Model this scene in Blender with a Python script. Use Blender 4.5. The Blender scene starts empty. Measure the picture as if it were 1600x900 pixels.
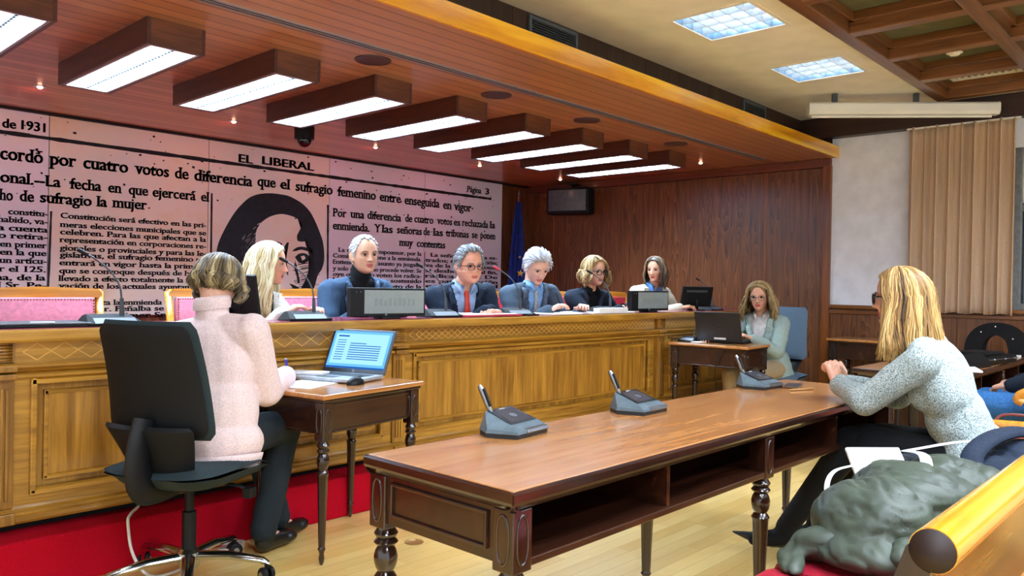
import bpy, bmesh, math, random
import numpy as np
from mathutils import Vector, Matrix, noise, Euler
SC = bpy.context.scene
COL = SC.collection
random.seed(7)
# ------------------------------------------------------------------ camera, world, exposure
cam_d = bpy.data.cameras.new('camera'); cam = bpy.data.objects.new('camera', cam_d); COL.objects.link(cam)
CAM_YAW, CAM_PITCH, CAM_ROLL, CAM_F = 0.8208, -0.00446, 0.01742, 1227.8
def _cam():
    cy, sy, cp, sp = math.cos(CAM_YAW), math.sin(CAM_YAW), math.cos(CAM_PITCH), math.sin(CAM_PITCH)
    w = Vector((sy*cp, cy*cp, sp)); r = Vector((cy, -sy, 0)); u = r.cross(w)
    R = r*math.cos(CAM_ROLL)+u*math.sin(CAM_ROLL); U = u*math.cos(CAM_ROLL)-r*math.sin(CAM_ROLL)
    m = Matrix((R, U, -w)).transposed().to_4x4(); m.translation = (0, 0, 1.2)
    return m
cam.matrix_world = _cam()
cam_d.sensor_width = 36; cam_d.lens = CAM_F/1600*36; cam_d.clip_start = 0.05
SC.camera = cam
SC.view_settings.view_transform = 'Standard'; SC.view_settings.look = 'None'
SC.view_settings.exposure = 1.3; SC.view_settings.gamma = 1; SC.view_settings.use_curve_mapping = False
WORLD_STRENGTH = 0.7
world = bpy.data.worlds.new('world'); SC.world = world; world.use_nodes = True
world.node_tree.nodes['Background'].inputs[0].default_value = (0.86, 0.94, 1.0, 1)
world.node_tree.nodes['Background'].inputs[1].default_value = WORLD_STRENGTH
COFFER_L = 34.0
LAMP_BOX_L, TROFFER_L, SPOT_W = 48.0, 7.0, 2.4
try:
    SC.cycles.max_bounces = 6; SC.cycles.diffuse_bounces = 3; SC.cycles.glossy_bounces = 3
    SC.cycles.sample_clamp_indirect = 4; SC.cycles.caustics_reflective = False; SC.cycles.caustics_refractive = False
except Exception: pass
# ------------------------------------------------------------------ materials
def lin(c):
    return tuple((v/255/12.92) if v/255 <= .04045 else ((v/255+.055)/1.055)**2.4 for v in c[:3])+(1,)
MATS = {}
def base_mat(name, rough=.5, metal=0, spec=.5):
    m = bpy.data.materials.new(name); m.use_nodes = True; nt = m.node_tree
    b = nt.nodes['Principled BSDF']; b.inputs['Roughness'].default_value = rough; b.inputs['Metallic'].default_value = metal
    b.inputs['Specular IOR Level'].default_value = spec
    return m, nt, b
def N(nt, t, **k):
    n = nt.nodes.new(t)
    for a, v in k.items():
        if a in n.inputs.keys(): n.inputs[a].default_value = v
        else: setattr(n, a, v)
    return n
def ramp(nt, src, stops):
    r = nt.nodes.new('ShaderNodeValToRGB'); e = r.color_ramp.elements
    while len(e) < len(stops): e.new(.5)
    for el, (p, c) in zip(e, stops): el.position = p; el.color = lin(c)
    nt.links.new(src, r.inputs[0]); return r
def coords(nt, scale=(1, 1, 1), kind='Object', rot=(0, 0, 0)):
    tc = nt.nodes.new('ShaderNodeTexCoord'); mp = nt.nodes.new('ShaderNodeMapping')
    mp.inputs['Scale'].default_value = scale; mp.inputs['Rotation'].default_value = rot
    nt.links.new(tc.outputs[kind], mp.inputs[0]); return mp.outputs[0]
def bump(nt, b, src, strength=.2, dist=.01):
    bp = nt.nodes.new('ShaderNodeBump'); bp.inputs['Strength'].default_value = strength; bp.inputs['Distance'].default_value = dist
    nt.links.new(src, bp.inputs['Height']); nt.links.new(bp.outputs[0], b.inputs['Normal'])
def plain(name, c, rough=.5, metal=0, spec=.5, var=.08, nscale=30, bmp=0, coat=0):
    """solid colour with a slight procedural variation"""
    if name in MATS: return MATS[name]
    m, nt, b = base_mat(name, rough, metal, spec)
    n = N(nt, 'ShaderNodeTexNoise', Scale=nscale, Detail=3.0); nt.links.new(coords(nt), n.inputs['Vector'])
    lo = tuple(max(0, v*(1-var)) for v in c); hi = tuple(min(255, v*(1+var)) for v in c)
    r = ramp(nt, n.outputs['Fac'], [(.3, lo), (.7, hi)]); nt.links.new(r.outputs[0], b.inputs['Base Color'])
    if bmp: bump(nt, b, n.outputs['Fac'], bmp, .004)
    if coat: b.inputs['Coat Weight'].default_value = coat; b.inputs['Coat Roughness'].default_value = .08
    MATS[name] = m; return m
def wood(name, c0, c1, axis='X', scale=1.0, rough=.3, coat=.3, dark=None, contrast=1.0, spec=.5):
    """streaky timber, grain along axis"""
    if name in MATS: return MATS[name]
    m, nt, b = base_mat(name, rough, 0, spec)
    s = {'X': (1.1, 16, 16), 'Y': (16, 1.1, 16), 'Z': (16, 16, 1.1)}[axis]
    v = coords(nt, tuple(q*scale for q in s))
    n1 = N(nt, 'ShaderNodeTexNoise', Scale=1.0, Detail=5.0, Roughness=.6, Distortion=.6); nt.links.new(v, n1.inputs['Vector'])
    v2 = coords(nt, tuple(q*scale*5 for q in s))
    n2 = N(nt, 'ShaderNodeTexNoise', Scale=1.0, Detail=2.0); nt.links.new(v2, n2.inputs['Vector'])
    mx = N(nt, 'ShaderNodeMath', operation='MULTIPLY_ADD'); nt.links.new(n2.outputs['Fac'], mx.inputs[0]); mx.inputs[1].default_value = .28
    nt.links.new(n1.outputs['Fac'], mx.inputs[2])
    d = dark or tuple(q*.75 for q in c0)
    k = .22/contrast
    r = ramp(nt, mx.outputs[0], [(.62-k*1.5, d), (.62-k*.4, c0), (.62+k, c1)]); nt.links.new(r.outputs[0], b.inputs['Base Color'])
    b.inputs['Coat Weight'].default_value = coat; b.inputs['Coat Roughness'].default_value = .12
    bump(nt, b, n2.outputs['Fac'], .05, .002)
    MATS[name] = m; return m
def emis(name, c, s):
    if name in MATS: return MATS[name]
    m = bpy.data.materials.new(name); m.use_nodes = True; nt = m.node_tree; nt.nodes.clear()
    o = nt.nodes.new('ShaderNodeOutputMaterial'); e = nt.nodes.new('ShaderNodeEmission')
    e.inputs[0].default_value = lin(c); e.inputs[1].default_value = s
    nt.links.new(e.outputs[0], o.inputs[0]); MATS[name] = m; return m
# ------------------------------------------------------------------ object helpers
def link(name, me, mat=None, parent=None, smooth=False):
    if isinstance(me, bmesh.types.BMesh):
        bm = me; me = bpy.data.meshes.new(name); bm.to_mesh(me); bm.free()
    o = bpy.data.objects.new(name, me); COL.objects.link(o)
    mats = mat if isinstance(mat, (list, tuple)) else [mat] if mat else []
    if len(me.materials) == 0:
        for q in mats: me.materials.append(q)
    if smooth:
        me.polygons.foreach_set('use_smooth', [True]*len(me.polygons)); me.update()
        if smooth != 'all':
            try: me.set_sharp_from_angle(angle=math.radians(40))
            except Exception: pass
    if parent: o.parent = parent
    return o
def tag(o, label=None, cat=None, group=None, kind=None):
    if label: o['label'] = label
    if cat: o['category'] = cat
    if group: o['group'] = group
    if kind: o['kind'] = kind
    return o
def thing(name, label, cat, loc=(0, 0, 0), az=0, group=None):
    """Empty at the thing's base; az = heading of its local +Y, clockwise from world +Y (degrees)"""
    o = bpy.data.objects.new(name, None); COL.objects.link(o); o.empty_display_size = .1
    o.location = loc; o.rotation_euler = (0, 0, -math.radians(az)); tag(o, label, cat, group); return o
def struct(name, bm, mat, smooth=False):
    return tag(link(name, bm, mat, None, smooth), kind='structure')
def dup(root, loc=None, az=None, label=None, group=None):
    def cp(o, par):
        c = o.copy(); COL.objects.link(c); c.parent = par
        for ch in o.children: cp(ch, c)
        return c
    kids = list(root.children); r = root.copy(); COL.objects.link(r)
    for k in kids: cp(k, r)
    if loc is not None: r.location = loc
    if az is not None: r.rotation_euler = (0, 0, -math.radians(az))
    if label: r['label'] = label
    if group: r['group'] = group
    return r
def B(): return bmesh.new()
def box(bm, x0, y0, z0, x1, y1, z1, bev=0, M=None, mi=0):
    x0, x1 = min(x0, x1), max(x0, x1); y0, y1 = min(y0, y1), max(y0, y1); z0, z1 = min(z0, z1), max(z0, z1)
    t = bmesh.new(); bmesh.ops.create_cube(t, size=1)
    for v in t.verts: v.co = Vector(((x0+x1)/2+v.co.x*(x1-x0), (y0+y1)/2+v.co.y*(y1-y0), (z0+z1)/2+v.co.z*(z1-z0)))
    if bev: bmesh.ops.bevel(t, geom=t.edges[:], offset=min(bev, .45*min(x1-x0, y1-y0, z1-z0)), segments=2, affect='EDGES', profile=.5)
    merge(bm, t, M, mi); return bm
def merge(bm, t, M=None, mi=0):
    vs = {}
    for v in t.verts: vs[v] = bm.verts.new(M @ v.co if M else v.co)
    for f in t.faces:
        try:
            g = bm.faces.new([vs[v] for v in f.verts]); g.material_index = mi if mi else f.material_index; g.smooth = f.smooth
        except ValueError: pass
    t.free()
def prism(bm, pts, d0, d1, axis='Y', M=None, mi=0):
    """extrude a 2-D outline; axis Y: pts are (x,z); axis X: (y,z); axis Z: (x,y)"""
    def P(p, d): return {'Y': Vector((p[0], d, p[1])), 'X': Vector((d, p[0], p[1])), 'Z': Vector((p[0], p[1], d))}[axis]
    t = bmesh.new()
    a = [t.verts.new(P(p, d0)) for p in pts]; b = [t.verts.new(P(p, d1)) for p in pts]
    t.faces.new(a); t.faces.new(b[::-1]); n = len(pts)
    for i in range(n): t.faces.new((a[i], b[i], b[(i+1) % n], a[(i+1) % n]))
    bmesh.ops.recalc_face_normals(t, faces=t.faces[:]); merge(bm, t, M, mi); return bm
def lathe(bm, prof, n=20, M=None, flute=None, mi=0):
    """prof: (radius, z) from bottom to top; flute=(z0,z1,count,depth)"""
    t = bmesh.new(); rings = []
    if flute: n = flute[2]*4
    for r, z in prof:
        ring = []
        for i in range(n):
            a = 2*math.pi*i/n; q = r
            if flute and flute[0] <= z <= flute[1]: q = r*(1-flute[3]*(1 if i % 4 == 0 else .5 if i % 2 else 0))
            ring.append(t.verts.new((q*math.cos(a), q*math.sin(a), z)))
        rings.append(ring)
    for a, b in zip(rings, rings[1:]):
        for i in range(n):
            f = t.faces.new((a[i], a[(i+1) % n], b[(i+1) % n], b[i])); f.smooth = True
    t.faces.new(rings[0][::-1]); t.faces.new(rings[-1]); merge(bm, t, M, mi); return bm
def tube(bm, pts, r, n=8, caps=True, M=None, mi=0, flat=1.0):
    """swept tube through pts; r number or list"""
    pts = [Vector(p) for p in pts]; m = len(pts); rs = r if isinstance(r, (list, tuple)) else [r]*m
    t = bmesh.new(); rings = []; up = None
    for i, p in enumerate(pts):
        d = (pts[min(i+1, m-1)]-pts[max(i-1, 0)]).normalized()
        if up is None:
            up = Vector((0, 0, 1)) if abs(d.z) < .9 else Vector((1, 0, 0))
        s = d.cross(up).normalized(); up = s.cross(d).normalized()
        rings.append([t.verts.new(p+rs[i]*(math.cos(2*math.pi*k/n)*s+flat*math.sin(2*math.pi*k/n)*up)) for k in range(n)])
    for a, b in zip(rings, rings[1:]):
        for k in range(n):
            f = t.faces.new((a[k], a[(k+1) % n], b[(k+1) % n], b[k])); f.smooth = True
    if caps: t.faces.new(rings[0][::-1]); t.faces.new(rings[-1])
    merge(bm, t, M, mi); return bm
def smooth_path(pts, n=6):
    """Catmull-Rom"""
    P = [Vector(p) for p in pts]; P = [P[0]*2-P[1]]+P+[P[-1]*2-P[-2]]; out = []
    for i in range(1, len(P)-2):
        a, b, c, d = P[i-1:i+3]
        for k in range(n):
            t = k/n; out.append(.5*((2*b)+(c-a)*t+(2*a-5*b+4*c-d)*t*t+(3*b-a-3*c+d)*t**3))
    out.append(P[-2]); return out
def ball(bm, c, r, R=None, n=16, mi=0):
    t = bmesh.new(); bmesh.ops.create_uvsphere(t, u_segments=n, v_segments=max(6, n*2//3), radius=1)
    r = r if isinstance(r, (list, tuple)) else (r, r, r); c = Vector(c)
    for v in t.verts:
        q = Vector((v.co.x*r[0], v.co.y*r[1], v.co.z*r[2])); v.co = (R @ q if R else q)+c
    for f in t.faces: f.smooth = True
    merge(bm, t, None, mi); return bm
def capsule(bm, a, b, ra, rb, n=14, s=None):
    """tapered limb; s = (axis Vector, factor): squash along the axis"""
    a, b = Vector(a), Vector(b); t = bmesh.new(); d = (b-a); L = d.length; d.normalize(); rings = []
    up = Vector((0, 0, 1)) if abs(d.z) < .9 else Vector((0, 1, 0)); x = d.cross(up).normalized(); y = x.cross(d)
    st = [(-ra*math.cos(q), ra*math.sin(q), 0) for q in (.25, .7, 1.15, 1.5708)]+[(rb*math.sin(q), rb*math.cos(q), 1) for q in (0, .45, .9, 1.32)]
    for off, r, e in st:
        c = (b if e else a)+d*off
        rings.append([t.verts.new(c+r*(math.cos(2*math.pi*k/n)*x+math.sin(2*math.pi*k/n)*y)) for k in range(n)])
    for p, q in zip(rings, rings[1:]):
        for k in range(n): t.faces.new((p[k], p[(k+1) % n], q[(k+1) % n], q[k]))
    t.faces.new(rings[0][::-1]); t.faces.new(rings[-1])
    bmesh.ops.recalc_face_normals(t, faces=t.faces[:])
    if s:
        ax, f = s; m = (a+b)/2
        for v in t.verts: v.co -= ax*((v.co-m).dot(ax)*(1-f))
    merge(bm, t); return bm
def remesh(bm, voxel, smooth_it=4, fac=.5, disp=None):
    """fuse overlapping closed shells into one continuous skin"""
    me = bpy.data.meshes.new('tmp'); bm.to_mesh(me); bm.free()
    o = bpy.data.objects.new('tmp', me); COL.objects.link(o)
    m = o.modifiers.new('r', 'REMESH'); m.mode = 'VOXEL'; m.voxel_size = voxel; m.use_smooth_shade = True
    if smooth_it: q = o.modifiers.new('s', 'SMOOTH'); q.iterations = smooth_it; q.factor = fac
    dg = bpy.context.evaluated_depsgraph_get(); dg.update()
    out = bpy.data.meshes.new_from_object(o.evaluated_get(dg)); bpy.data.objects.remove(o); bpy.data.meshes.remove(me)
    if disp:
        n = len(out.vertices); co = np.empty(n*3, 'f'); no = np.empty(n*3, 'f'); out.vertices.foreach_get('co', co); out.vertices.foreach_get('normal', no)
        k = np.array([disp(Vector(c)) for c in co.reshape(-1, 3)], 'f'); out.vertices.foreach_set('co', (co.reshape(-1, 3)+no.reshape(-1, 3)*k[:, None]).ravel())
    out.polygons.foreach_set('use_smooth', [True]*len(out.polygons)); out.materials.clear()
    return out
def ngon(bm, pts, mi=0):
    f = bm.faces.new([bm.verts.new(p) for p in pts]); f.material_index = mi; return f
def curve_mesh_text(body, size=1.0, offset=0.0):
    cu = bpy.data.curves.new('t', 'FONT'); cu.body = body; cu.size = size; cu.offset = offset; cu.resolution_u = 3
    o = bpy.data.objects.new('t', cu); COL.objects.link(o)
    dg = bpy.context.evaluated_depsgraph_get(); dg.update()
    me = bpy.data.meshes.new_from_object(o.evaluated_get(dg)); bpy.data.objects.remove(o); bpy.data.curves.remove(cu)
    return me
# ------------------------------------------------------------------ shared materials
M_DAIS = wood('dais_oak', (144, 98, 26), (198, 146, 52), 'X', 1.0, .34, .35)
M_DAISV = wood('dais_oak_upright', (138, 92, 26), (190, 138, 50), 'Z', 1.0, .34, .35)
M_INLAY = plain('inlay_light', (226, 172, 84), .4)
M_DARK = wood('dark_mahogany', (38, 18, 10), (66, 33, 18), 'X', 1.2, .22, .5)
M_DARKZ = wood('dark_mahogany_turned', (34, 16, 9), (60, 30, 16), 'Z', 1.2, .18, .6)
M_TOP = wood('table_top_sapele', (170, 108, 54), (212, 152, 90), 'X', 1.4, .2, .35, contrast=.55)
M_FASCIA = wood('fascia_varnished', (226, 150, 14), (255, 200, 40), 'X', .6, .25, .5)
M_CHAIRW = wood('chair_honey_wood', (186, 116, 30), (222, 152, 54), 'X', 1.0, .25, .5)
M_WALLP = None
def wall_panel_mat():
    """walnut veneer with cathedral figure"""
    m, nt, b = base_mat('walnut_veneer', .38)
    v = coords(nt, (1, 3.4, .30)); 
    n0 = N(nt, 'ShaderNodeTexNoise', Scale=1.6, Detail=2.0); nt.links.new(v, n0.inputs['Vector'])
    mul = N(nt, 'ShaderNodeMath', operation='MULTIPLY'); nt.links.new(n0.outputs['Fac'], mul.inputs[0]); mul.inputs[1].default_value = 26
    fr = N(nt, 'ShaderNodeMath', operation='FRACT'); nt.links.new(mul.outputs[0], fr.inputs[0])
    n2 = N(nt, 'ShaderNodeTexNoise', Scale=1.0, Detail=4.0); nt.links.new(coords(nt, (30, 30, 2)), n2.inputs['Vector'])
    ad = N(nt, 'ShaderNodeMath', operation='MULTIPLY_ADD'); nt.links.new(fr.outputs[0], ad.inputs[0]); ad.inputs[1].default_value = .42; nt.links.new(n2.outputs['Fac'], ad.inputs[2])
    r = ramp(nt, ad.outputs[0], [(.35, (64, 34, 16)), (.62, (98, 57, 28)), (.95, (128, 78, 40))]); nt.links.new(r.outputs[0], b.inputs['Base Color'])
    b.inputs['Coat Weight'].default_value = .2; b.inputs['Coat Roughness'].default_value = .25
    return m
M_WALLP = wall_panel_mat()
M_TRIM = wood('wall_trim_oak', (110, 58, 20), (146, 82, 30), 'Z', 1, .35, .3)
M_TRIMX = wood('soffit_edge_trim', (92, 42, 22), (120, 60, 32), 'Y', 1, .4, .2)
def plank_mat(name, c0, c1, gap, width, axis='Y', length=None, rough=.35, coat=.3, dark=(30, 12, 6)):
    """boards: axis = direction across which boards repeat"""
    m, nt, b = base_mat(name, rough)
    tc = nt.nodes.new('ShaderNodeTexCoord'); sx = nt.nodes.new('ShaderNodeSeparateXYZ'); nt.links.new(tc.outputs['Object'], sx.inputs[0])
    across = sx.outputs['Y' if axis == 'Y' else 'X']; along = sx.outputs['X' if axis == 'Y' else 'Y']
    dv = N(nt, 'ShaderNodeMath', operation='DIVIDE'); nt.links.new(across, dv.inputs[0]); dv.inputs[1].default_value = width
    fl = N(nt, 'ShaderNodeMath', operation='FLOOR'); nt.links.new(dv.outputs[0], fl.inputs[0])
    fr = N(nt, 'ShaderNodeMath', operation='FRACT'); nt.links.new(dv.outputs[0], fr.inputs[0])
    wn = N(nt, 'ShaderNodeTexWhiteNoise', noise_dimensions='2D'); cb = nt.nodes.new('ShaderNodeCombineXYZ'); nt.links.new(fl.outputs[0], cb.inputs[0])
    gapf = N(nt, 'ShaderNodeMath', operation='LESS_THAN'); nt.links.new(fr.outputs[0], gapf.inputs[0]); gapf.inputs[1].default_value = gap
    if length:
        wo = N(nt, 'ShaderNodeTexWhiteNoise', noise_dimensions='1D'); nt.links.new(fl.outputs[0], wo.inputs['W'])
        l2 = N(nt, 'ShaderNodeMath', operation='DIVIDE'); nt.links.new(along, l2.inputs[0]); l2.inputs[1].default_value = length
        l3 = N(nt, 'ShaderNodeMath', operation='ADD'); nt.links.new(l2.outputs[0], l3.inputs[0]); nt.links.new(wo.outputs['Value'], l3.inputs[1])
        f2 = N(nt, 'ShaderNodeMath', operation='FLOOR'); nt.links.new(l3.outputs[0], f2.inputs[0]); nt.links.new(f2.outputs[0], cb.inputs[1])
    nt.links.new(cb.outputs[0], wn.inputs['Vector'])
    sc = (1.2, 14, 14) if axis == 'Y' else (14, 1.2, 14)
    off = N(nt, 'ShaderNodeVectorMath', operation='MULTIPLY_ADD'); nt.links.new(wn.outputs['Color'], off.inputs[0]); off.inputs[1].default_value = (9, 9, 9)
    nt.links.new(coords(nt, sc), off.inputs[2])
    ns = N(nt, 'ShaderNodeTexNoise', Scale=1.0, Detail=4.0, Distortion=.4); nt.links.new(off.outputs[0], ns.inputs['Vector'])
    mx = N(nt, 'ShaderNodeMath', operation='MULTIPLY_ADD'); nt.links.new(wn.outputs['Value'], mx.inputs[0]); mx.inputs[1].default_value = .5
    hf = N(nt, 'ShaderNodeMath', operation='MULTIPLY'); nt.links.new(ns.outputs['Fac'], hf.inputs[0]); hf.inputs[1].default_value = .6
    nt.links.new(hf.outputs[0], mx.inputs[2])
    r = ramp(nt, mx.outputs[0], [(.15, c0), (.85, c1)])
    mm = N(nt, 'ShaderNodeMix', data_type='RGBA'); nt.links.new(gapf.outputs[0], mm.inputs[0]); nt.links.new(r.outputs[0], mm.inputs[6]); mm.inputs[7].default_value = lin(dark)
    nt.links.new(mm.outputs[2], b.inputs['Base Color'])
    b.inputs['Coat Weight'].default_value = coat; b.inputs['Coat Roughness'].default_value = .15
    iv = N(nt, 'ShaderNodeMath', operation='SUBTRACT'); iv.inputs[0].default_value = 1; nt.links.new(gapf.outputs[0], iv.inputs[1])
    bump(nt, b, iv.outputs[0], .35, .004)
    return m
M_SOFFIT = plank_mat('soffit_boards', (140, 90, 54), (188, 130, 84), .07, .094, 'Y', None, .3, .3, (36, 14, 8))
M_FLOOR = plank_mat('floor_strips', (226, 178, 90), (250, 216, 138), .015, .072, 'Y', .62, .28, .35, (140, 92, 40))
M_CARPET = plain('red_carpet', (170, 8, 30), .95, 0, .1, .14, 260, .5)
M_WHITEW = plain('white_plaster', (236, 238, 246), .8, 0, .3, .03, 8)
M_CEIL = plain('ceiling_plaster', (230, 228, 216), .85, 0, .3, .03, 5)
M_BEAM = wood('dark_beam', (40, 20, 12), (62, 32, 20), 'Y', 1, .5, .1)
M_BEAMX = wood('dark_fascia_veneer', (40, 24, 14), (62, 38, 22), 'Z', 1, .5, .1)
M_COFFER = wood('coffer_wood', (104, 64, 30), (142, 92, 48), 'Y', 1, .35, .3)
M_COFFERX = wood('coffer_wood_long', (92, 56, 28), (126, 80, 42), 'X', 1, .35, .3)
M_COFPAN = plain('coffer_panel', (92, 92, 68), .8, 0, .3, .06, 12)
M_BLACK = plain('black_plastic', (9, 9, 11), .5, 0, .3)
M_BLACKM = plain('black_matte', (12, 13, 15), .7, 0, .3)
M_GREYP = plain('grey_plastic', (62, 68, 74), .4)
M_CHROME = plain('polished_metal', (200, 204, 208), .14, 1, .5, .03)
M_STEEL = plain('brushed_metal', (150, 156, 162), .3, 1, .5, .05)
M_WHITEP = plain('white_plastic', (230, 227, 216), .45, 0, .5, .015, 6)
M_PAPER = plain('paper_white', (236, 236, 238), .8, 0, .2, .03)
M_LEATHER = plain('red_leather', (176, 34, 52), .42, 0, .5, .1, 40, .15)
M_LEATHERP = plain('pink_leather', (212, 122, 144), .42, 0, .5, .08, 40, .15)
M_SLATE = plain('slate_fabric', (40, 52, 54), .85, 0, .25, .1, 300, .25)
M_LOUVRE = plain('louvre_metal', (214, 222, 228), .25, .6, .5, .03)
# ------------------------------------------------------------------ room shell
XW, YB, ZC, ZU, YS = 7.30, 6.60, 2.415, 2.78, 3.335
def slab_holes(bm, x0, y0, x1, y1, z0, z1, holes):
    xs = sorted({x0, x1, *[h[0] for h in holes], *[h[2] for h in holes]}); ys = sorted({y0, y1, *[h[1] for h in holes], *[h[3] for h in holes]})
    xs = [x for x in xs if x0 <= x <= x1]; ys = [y for y in ys if y0 <= y <= y1]
    for a, b in zip(xs, xs[1:]):
        for c, d in zip(ys, ys[1:]):
            mx, my = (a+b)/2, (c+d)/2
            if any(h[0] < mx < h[2] and h[1] < my < h[3] for h in holes): continue
            box(bm, a, c, z0, b, d, z1)
struct('floor', box(B(), -3.5, -3, -.1, 7.5, 6.6, 0), M_FLOOR)
struct('carpeted_platform', box(B(), -3.5, YS, 0.0005, XW, YB, .205, .012), M_CARPET)
b = B()
for i in range(20):
    x0 = XW-.55*(i+1); box(b, x0+.004, YB-.02, 0, x0+.546, YB, ZC)
box(b, -3.5, YB, 0, XW, YB+.1, ZU+.2)
struct('wall_back', b, M_WALLP)
b = B(); ys = [2.86, 3.43, 3.97, 4.51, 5.05, 5.59, 6.13, 6.6]
for y0, y1 in zip(ys, ys[1:]): box(b, XW, y0+.006, 0, XW+.05, y1-.006, 2.33)
box(b, XW+.055, 2.80, 0, XW+.15, YB+.1, ZU+.2)
struct('wall_right_panelled', b, M_WALLP)
b = B()
for y in ys[1:-1]: box(b, XW-.004, y-.011, .205, XW+.03, y+.011, 2.33, .002)
box(b, XW-.02, 2.795, 0, XW+.03, 2.875, 2.345, .004)
struct('trim_1', b, M_TRIM)
struct('trim_2', box(B(), XW-.03, 2.80, 2.335, XW+.03, YB-.02, 2.413, .004), M_TRIMX)
struct('wall_right_white', box(B(), XW+.01, 1.36, 1.06, XW+.1, 2.80, ZU+.2), M_WHITEW)
b = B(); box(b, XW+.01, -3, 2.36, XW+.1, 1.36, ZU+.2); box(b, XW+.01, -3, 1.06, XW+.1, -.4, 2.36)
struct('wall_right_window_side', b, M_WHITEW)
b = B()
for i in range(11):
    y1 = 2.795-.53*i; box(b, XW, y1-.52, 0, XW+.09, y1, 1.0)
box(b, XW+.01, -3, 0, XW+.1, 2.8, 1.06)
struct('wainscot_right', b, M_WALLP)
M_RAIL = wood('wainscot_rail', (112, 64, 20), (150, 92, 34), 'Y', 1, .35, .3)
b = B(); box(b, XW-.03, -3, 1.035, XW+.03, 2.795, 1.068, .006); box(b, XW-.015, -3, .985, XW+.03, 2.795, 1.02, .006)
struct('trim_3', b, M_RAIL)
# window beyond the curtain
M_GLASSD = plain('night_glass', (30, 36, 42), .05, 0, .6)
M_ALU = plain('window_frame_grey', (120, 122, 124), .4)
wf = struct('window_1', box(B(), XW+.07, -.4, 1.06, XW+.1, 1.36, 2.36), M_GLASSD)
b = B()
for y in (-.4, .46, 1.30): box(b, XW+.015, y, 1.06, XW+.07, y+.06, 2.36, .006)
for z in (1.065, 1.85, 2.30): box(b, XW+.02, -.4, z, XW+.065, 1.36, z+.055, .006)
link('window_frame', b, M_ALU, wf)
link('window_blind', box(B(), XW+.05, -.35, 1.92, XW+.06, 1.30, 2.3), M_WHITEP, wf)
b = B(); box(b, XW-.10, -3, 2.59, XW+.02, 3.06, ZU, .004); struct('trim_4', b, M_BEAM)
# upper plaster ceiling, with recesses for the square lights and the coffered field
TROFF = [(x, 2.265) for x in (-2.36, -1.03, .295, 1.625, 2.955, 4.285, 5.615)]
holes = [(x-.25, y-.255, x+.25, y+.255) for x, y in TROFF]
CX0, CX1, CY0, CY1 = -3.5, 7.03, -2.4, 1.85
holes.append((CX0, CY0, CX1, CY1))
b = B(); slab_holes(b, -3.5, -3, XW+.1, 3.08, ZU, ZU+.25, holes)
struct('ceiling', b, M_CEIL)
b = B(); 
xs = [CX1-.045-.703*i for i in range(15)]; ysb = [CY1-.045-.703*i for i in range(7)]
pan = struct('ceiling_coffer_panel', box(B(), CX0, CY0, ZU+.085, CX1, CY1, ZU+.13), M_COFPAN)
for x in xs:
    box(b, x-.045, CY0, ZU-.035, x+.045, CY1, ZU+.04, .006); box(b, x-.075, CY0, ZU+.03, x+.075, CY1, ZU+.085, .004)
struct('ceiling_coffer_beams', b, M_COFFER)
b = B()
for y in ysb:
    box(b, CX0, y-.045, ZU-.036, CX1, y+.045, ZU+.04, .006); box(b, CX0, y-.075, ZU+.03, CX1, y+.075, ZU+.0845, .004)
struct('ceiling_coffer_rails', b, M_COFFERX)
# boarded soffit with its front edge
b = B(); box(b, -3.5, 2.76, ZC, XW+.03, YB, ZC+.05); struct('ceiling_soffit', b, M_SOFFIT)
b = B(); box(b, -3.5, 2.74, ZC-.002, XW+.035, 2.762, ZC+.105, .003); struct('trim_5', b, M_FASCIA)
struct('trim_6', box(B(), -3.5, 2.762, ZC+.05, XW+.03, 3.06, ZC+.1), M_FASCIA)
b = B()
for i in range(24): box(b, XW-.45*(i+1)+.003, 3.06, ZC+.1, XW-.45*i, 3.085, ZU)
struct('wall_above_soffit', b, M_BEAMX)
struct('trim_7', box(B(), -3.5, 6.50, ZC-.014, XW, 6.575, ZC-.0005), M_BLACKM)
# ------------------------------------------------------------------ printed newspaper mural
def paper(name, c0, c1, c2):
    m, nt, bs = base_mat(name, .6, 0, .3)
    n = N(nt, 'ShaderNodeTexNoise', Scale=1.3, Detail=4.0, Roughness=.6); nt.links.new(coords(nt, (1, 1, 1.6)), n.inputs['Vector'])
    r = ramp(nt, n.outputs['Fac'], [(.3, c0), (.52, c1), (.72, c2)]); nt.links.new(r.outputs[0], bs.inputs['Base Color']); return m
PAPERS = [paper('paper_grey', (222, 232, 244), (230, 236, 244), (234, 234, 226)), paper('paper_yellowed', (226, 230, 226), (236, 234, 214), (230, 212, 168)),
          paper('paper_cream', (228, 234, 232), (236, 236, 220), (232, 216, 178)), paper('paper_white', (222, 232, 246), (228, 236, 246), (232, 236, 238))]
M_INK = plain('printing_ink', (20, 24, 28), .65, 0, .3, .3, 20)
mural = thing('newspaper_mural', 'giant reproduction of an old newspaper page covering the back wall behind the dais', 'mural', (4.0, 6.56, .9))
def mur(name, bm, mat): 
    o = link(name, bm, mat); o.parent = mural; o.matrix_parent_inverse = mural.matrix_world.inverted() if False else Matrix.Translation((-4.0, -6.56, -.9)); return o
ex = [-.51, .709, 1.929, 3.166, 4.386, 5.606, 6.826]
for i in range(6): mur('panel', box(B(), ex[i]+.003, 6.542, .9, ex[i+1]-.003, 6.579, 2.400, .003), PAPERS[(0, 0, 1, 2, 3, 3)[i]])
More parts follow.
